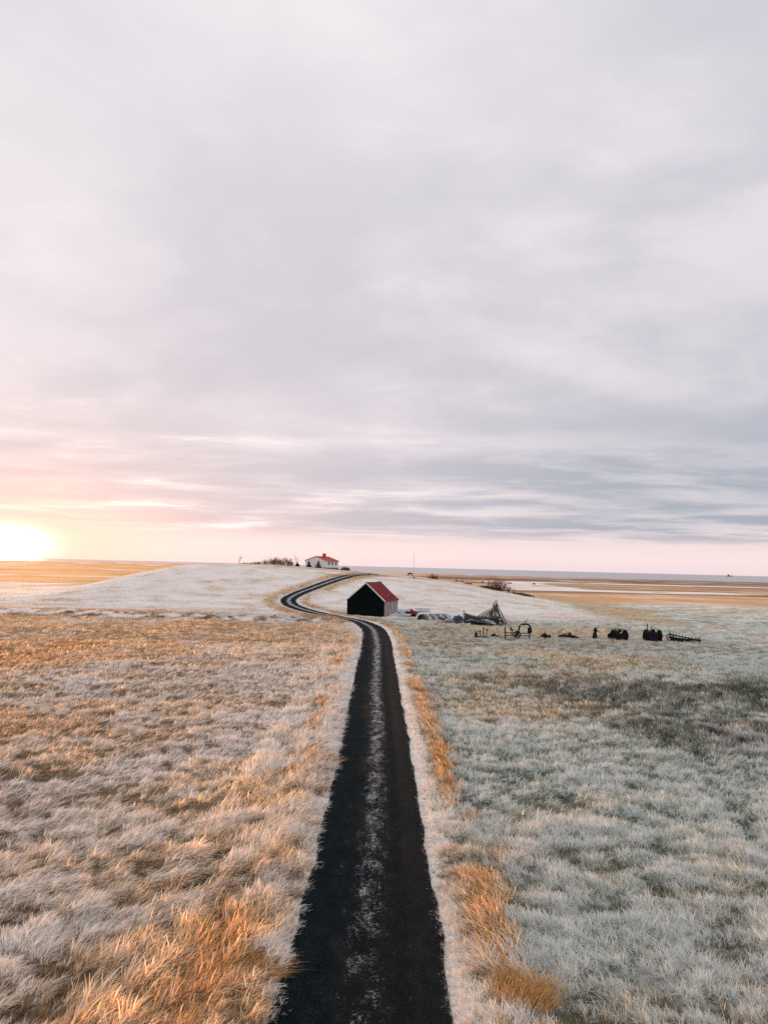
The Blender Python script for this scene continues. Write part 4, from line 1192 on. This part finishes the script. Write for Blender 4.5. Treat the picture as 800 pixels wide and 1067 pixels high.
# ------------------------------------------------------------------ sky and sun
SUN_AZ, SUN_EL = R(-26.6), R(2.6)
sdir = Vector((math.sin(SUN_AZ) * math.cos(SUN_EL), math.cos(SUN_AZ) * math.cos(SUN_EL), math.sin(SUN_EL)))
sun = bpy.data.lights.new('sun', 'SUN'); sun.energy = 4.3; sun.angle = R(3); sun.color = (1.0, .52, .27)
so = bpy.data.objects.new('sun', sun); COL.objects.link(so); so.rotation_euler = (-sdir).to_track_quat('-Z', 'Y').to_euler()

W = bpy.data.worlds.new('World'); S.world = W; W.use_nodes = True
nt = W.node_tree; nt.nodes.clear(); N = nt.nodes.new; L = nt.links.new
def mth(op, a, b=None, c=None, clamp=False):
    q = N('ShaderNodeMath'); q.operation = op; q.use_clamp = clamp
    for i, v in enumerate((a, b, c)):
        if v is None: continue
        if isinstance(v, (int, float)): q.inputs[i].default_value = v
        else: L(v, q.inputs[i])
    return q.outputs[0]
def mixc(f, a, b):
    q = N('ShaderNodeMix'); q.data_type = 'RGBA'; q.clamp_factor = True
    for i, v in ((0, f), (6, a), (7, b)):
        if isinstance(v, (int, float)): q.inputs[i].default_value = v
        elif isinstance(v, tuple): q.inputs[i].default_value = (*v, 1)
        else: L(v, q.inputs[i])
    return q.outputs[2]
def rmp(v, a, b, lo=0., hi=1., smooth=True):
    q = N('ShaderNodeMapRange'); q.interpolation_type = 'SMOOTHSTEP' if smooth else 'LINEAR'
    L(v, q.inputs[0]); q.inputs[1].default_value = a; q.inputs[2].default_value = b; q.inputs[3].default_value = lo; q.inputs[4].default_value = hi
    return q.outputs[0]
tc = N('ShaderNodeTexCoord'); nv = N('ShaderNodeVectorMath'); nv.operation = 'NORMALIZE'; L(tc.outputs['Generated'], nv.inputs[0])
sp = N('ShaderNodeSeparateXYZ'); L(nv.outputs[0], sp.inputs[0]); dx, dy, dz = sp.outputs
zz = mth('MAXIMUM', dz, 0.0)
def plane(off):
    den = mth('ADD', zz, off); q = N('ShaderNodeCombineXYZ'); L(mth('DIVIDE', dx, den), q.inputs[0]); L(mth('DIVIDE', dy, den), q.inputs[1]); return q.outputs[0]
P_hi = plane(.30); P_lo = plane(.06)
def cloud(P, scale, sx, sy, rot, detail, off, rough=.5, dist=0.0):
    mp = N('ShaderNodeMapping'); mp.inputs['Scale'].default_value = (sx, sy, 1); mp.inputs['Rotation'].default_value = (0, 0, rot); mp.inputs['Location'].default_value = off
    L(P, mp.inputs[0]); q = N('ShaderNodeTexNoise'); q.inputs['Scale'].default_value = scale; q.inputs['Detail'].default_value = detail; q.inputs['Roughness'].default_value = rough
    q.inputs['Distortion'].default_value = dist
    L(mp.outputs[0], q.inputs['Vector']); return q.outputs['Fac']
cA = cloud(P_hi, 1.5, .9, 1.0, R(25), 7, (3.1, 1.7, 0), .50, .35)     # broad soft sheets overhead
cB = cloud(P_lo, 1.0, .62, 1.0, R(5), 9, (7.3, 4.4, 0), .60, .3)     # layered bars near the horizon
cC = cloud(P_hi, 5.0, .8, 1.2, R(12), 8, (1.3, 9.4, 0), .60, .4)      # fine mottling
sky = N('ShaderNodeTexSky'); sky.sky_type = 'NISHITA'; sky.sun_disc = False; sky.sun_elevation = SUN_EL; sky.sun_rotation = SUN_AZ
# elevation colour of the cloud sheet (values are radiance; scaled below for strength 0.1)
er = N('ShaderNodeValToRGB'); e = er.color_ramp.elements
stops = [(0.0, (.80, .655, .675)), (.018, (.86, .70, .70)), (.036, (.80, .67, .68)), (.058, (.66, .60, .64)), (.10, (.68, .62, .66)), (.16, (.73, .665, .70)), (.30, (.735, .675, .71)), (.55, (.745, .71, .74)), (1.0, (.66, .65, .69))]
e[0].position, e[0].color = stops[0][0], (*stops[0][1], 1); e[1].position, e[1].color = stops[-1][0], (*stops[-1][1], 1)
for p_, c_ in stops[1:-1]:
    q = e.new(p_); q.color = (*c_, 1)
L(zz, er.inputs[0])
side = rmp(dx, -.20, .55)                                        # the sheet is thicker away from the sun
low = mth('MULTIPLY', rmp(zz, .026, .055), rmp(zz, .24, .12))
barf = mth('MULTIPLY', mth('MULTIPLY', low, rmp(cB, .40, .60)), mth('ADD', mth('MULTIPLY', side, .62), .40))
c1 = mixc(barf, er.outputs[0], (.33, .355, .43))
hi = rmp(zz, .10, .24)
shA = rmp(mth('ADD', rmp(dx, -.60, .05, -.085, 0.), mth('ADD', mth('MULTIPLY', cA, .80), mth('MULTIPLY', cC, .20))), .40, .62)
c1 = mixc(mth('MULTIPLY', mth('MULTIPLY', shA, hi), mth('MULTIPLY', rmp(zz, .70, .25, .50, 1.0), mth('ADD', mth('MULTIPLY', side, .42), .50))), c1, (.45, .445, .51))
ltA = rmp(mth('ADD', mth('MULTIPLY', cA, .7), mth('MULTIPLY', cC, .3)), .50, .36)
c1 = mixc(mth('MULTIPLY', mth('MULTIPLY', ltA, hi), .45), c1, (.92, .83, .855))
gapl = mth('MULTIPLY', mth('MULTIPLY', low, rmp(cB, .47, .34)), rmp(dx, .35, -.30, .15, .95))
c1 = mixc(gapl, c1, (.98, .87, .86))
c1 = mixc(mth('MULTIPLY', side, mth('MULTIPLY', mth('MULTIPLY', rmp(zz, .03, .09), rmp(zz, .60, .12, .30, 1.0)), .50)), c1, (.40, .435, .50))
# glow round the low sun behind thin cloud
gd = Vector((math.sin(R(-26.9)), math.cos(R(-26.9)), math.tan(R(.9)))).normalized()
gx = mth('SUBTRACT', dx, gd.x); gz = mth('SUBTRACT', dz, gd.z)
ahead = rmp(dy, 0, .3)
def gauss(sx, sz):
    a = mth('DIVIDE', gx, sx); b = mth('DIVIDE', gz, sz)
    r2 = mth('ADD', mth('MULTIPLY', a, a), mth('MULTIPLY', b, b))
    return mth('MULTIPLY', mth('POWER', 2.718, mth('MULTIPLY', r2, -1.0)), ahead)
g1 = gauss(.034, .017); g2 = gauss(.15, .060); g3 = gauss(.34, .14)
def addc(a, f, col):
    q = N('ShaderNodeVectorMath'); q.operation = 'SCALE'; q.inputs[0].default_value = col; L(f, q.inputs['Scale'])
    r = N('ShaderNodeVectorMath'); r.operation = 'ADD'; L(a, r.inputs[0]); L(q.outputs[0], r.inputs[1]); return r.outputs[0]
c1 = mixc(mth('MULTIPLY', g2, .85), c1, (.98, .585, .50))
c1 = addc(c1, g3, (.14, .04, .03)); c1 = addc(c1, g1, (2.0, 1.65, 1.5))
sc_ = N('ShaderNodeVectorMath'); sc_.operation = 'SCALE'; sc_.inputs['Scale'].default_value = 9.5; L(c1, sc_.inputs[0])
fin = mixc(.93, sky.outputs[0], sc_.outputs[0])
bg = N('ShaderNodeBackground'); bg.inputs['Strength'].default_value = .1; L(fin, bg.inputs['Color'])
wo = N('ShaderNodeOutputWorld'); L(bg.outputs[0], wo.inputs['Surface'])

# ------------------------------------------------------------------ render settings
S.view_settings.view_transform = 'Standard'; S.view_settings.look = 'None'; S.view_settings.exposure = .32; S.view_settings.gamma = 1
S.render.engine = 'CYCLES'
S.cycles.max_bounces = 6; S.cycles.diffuse_bounces = 3; S.cycles.transmission_bounces = 4; S.cycles.transparent_max_bounces = 4
S.cycles.use_denoising = False
S.cycles.sample_clamp_indirect = 4; S.cycles.sample_clamp_direct = 0; S.cycles.volume_bounces = 0
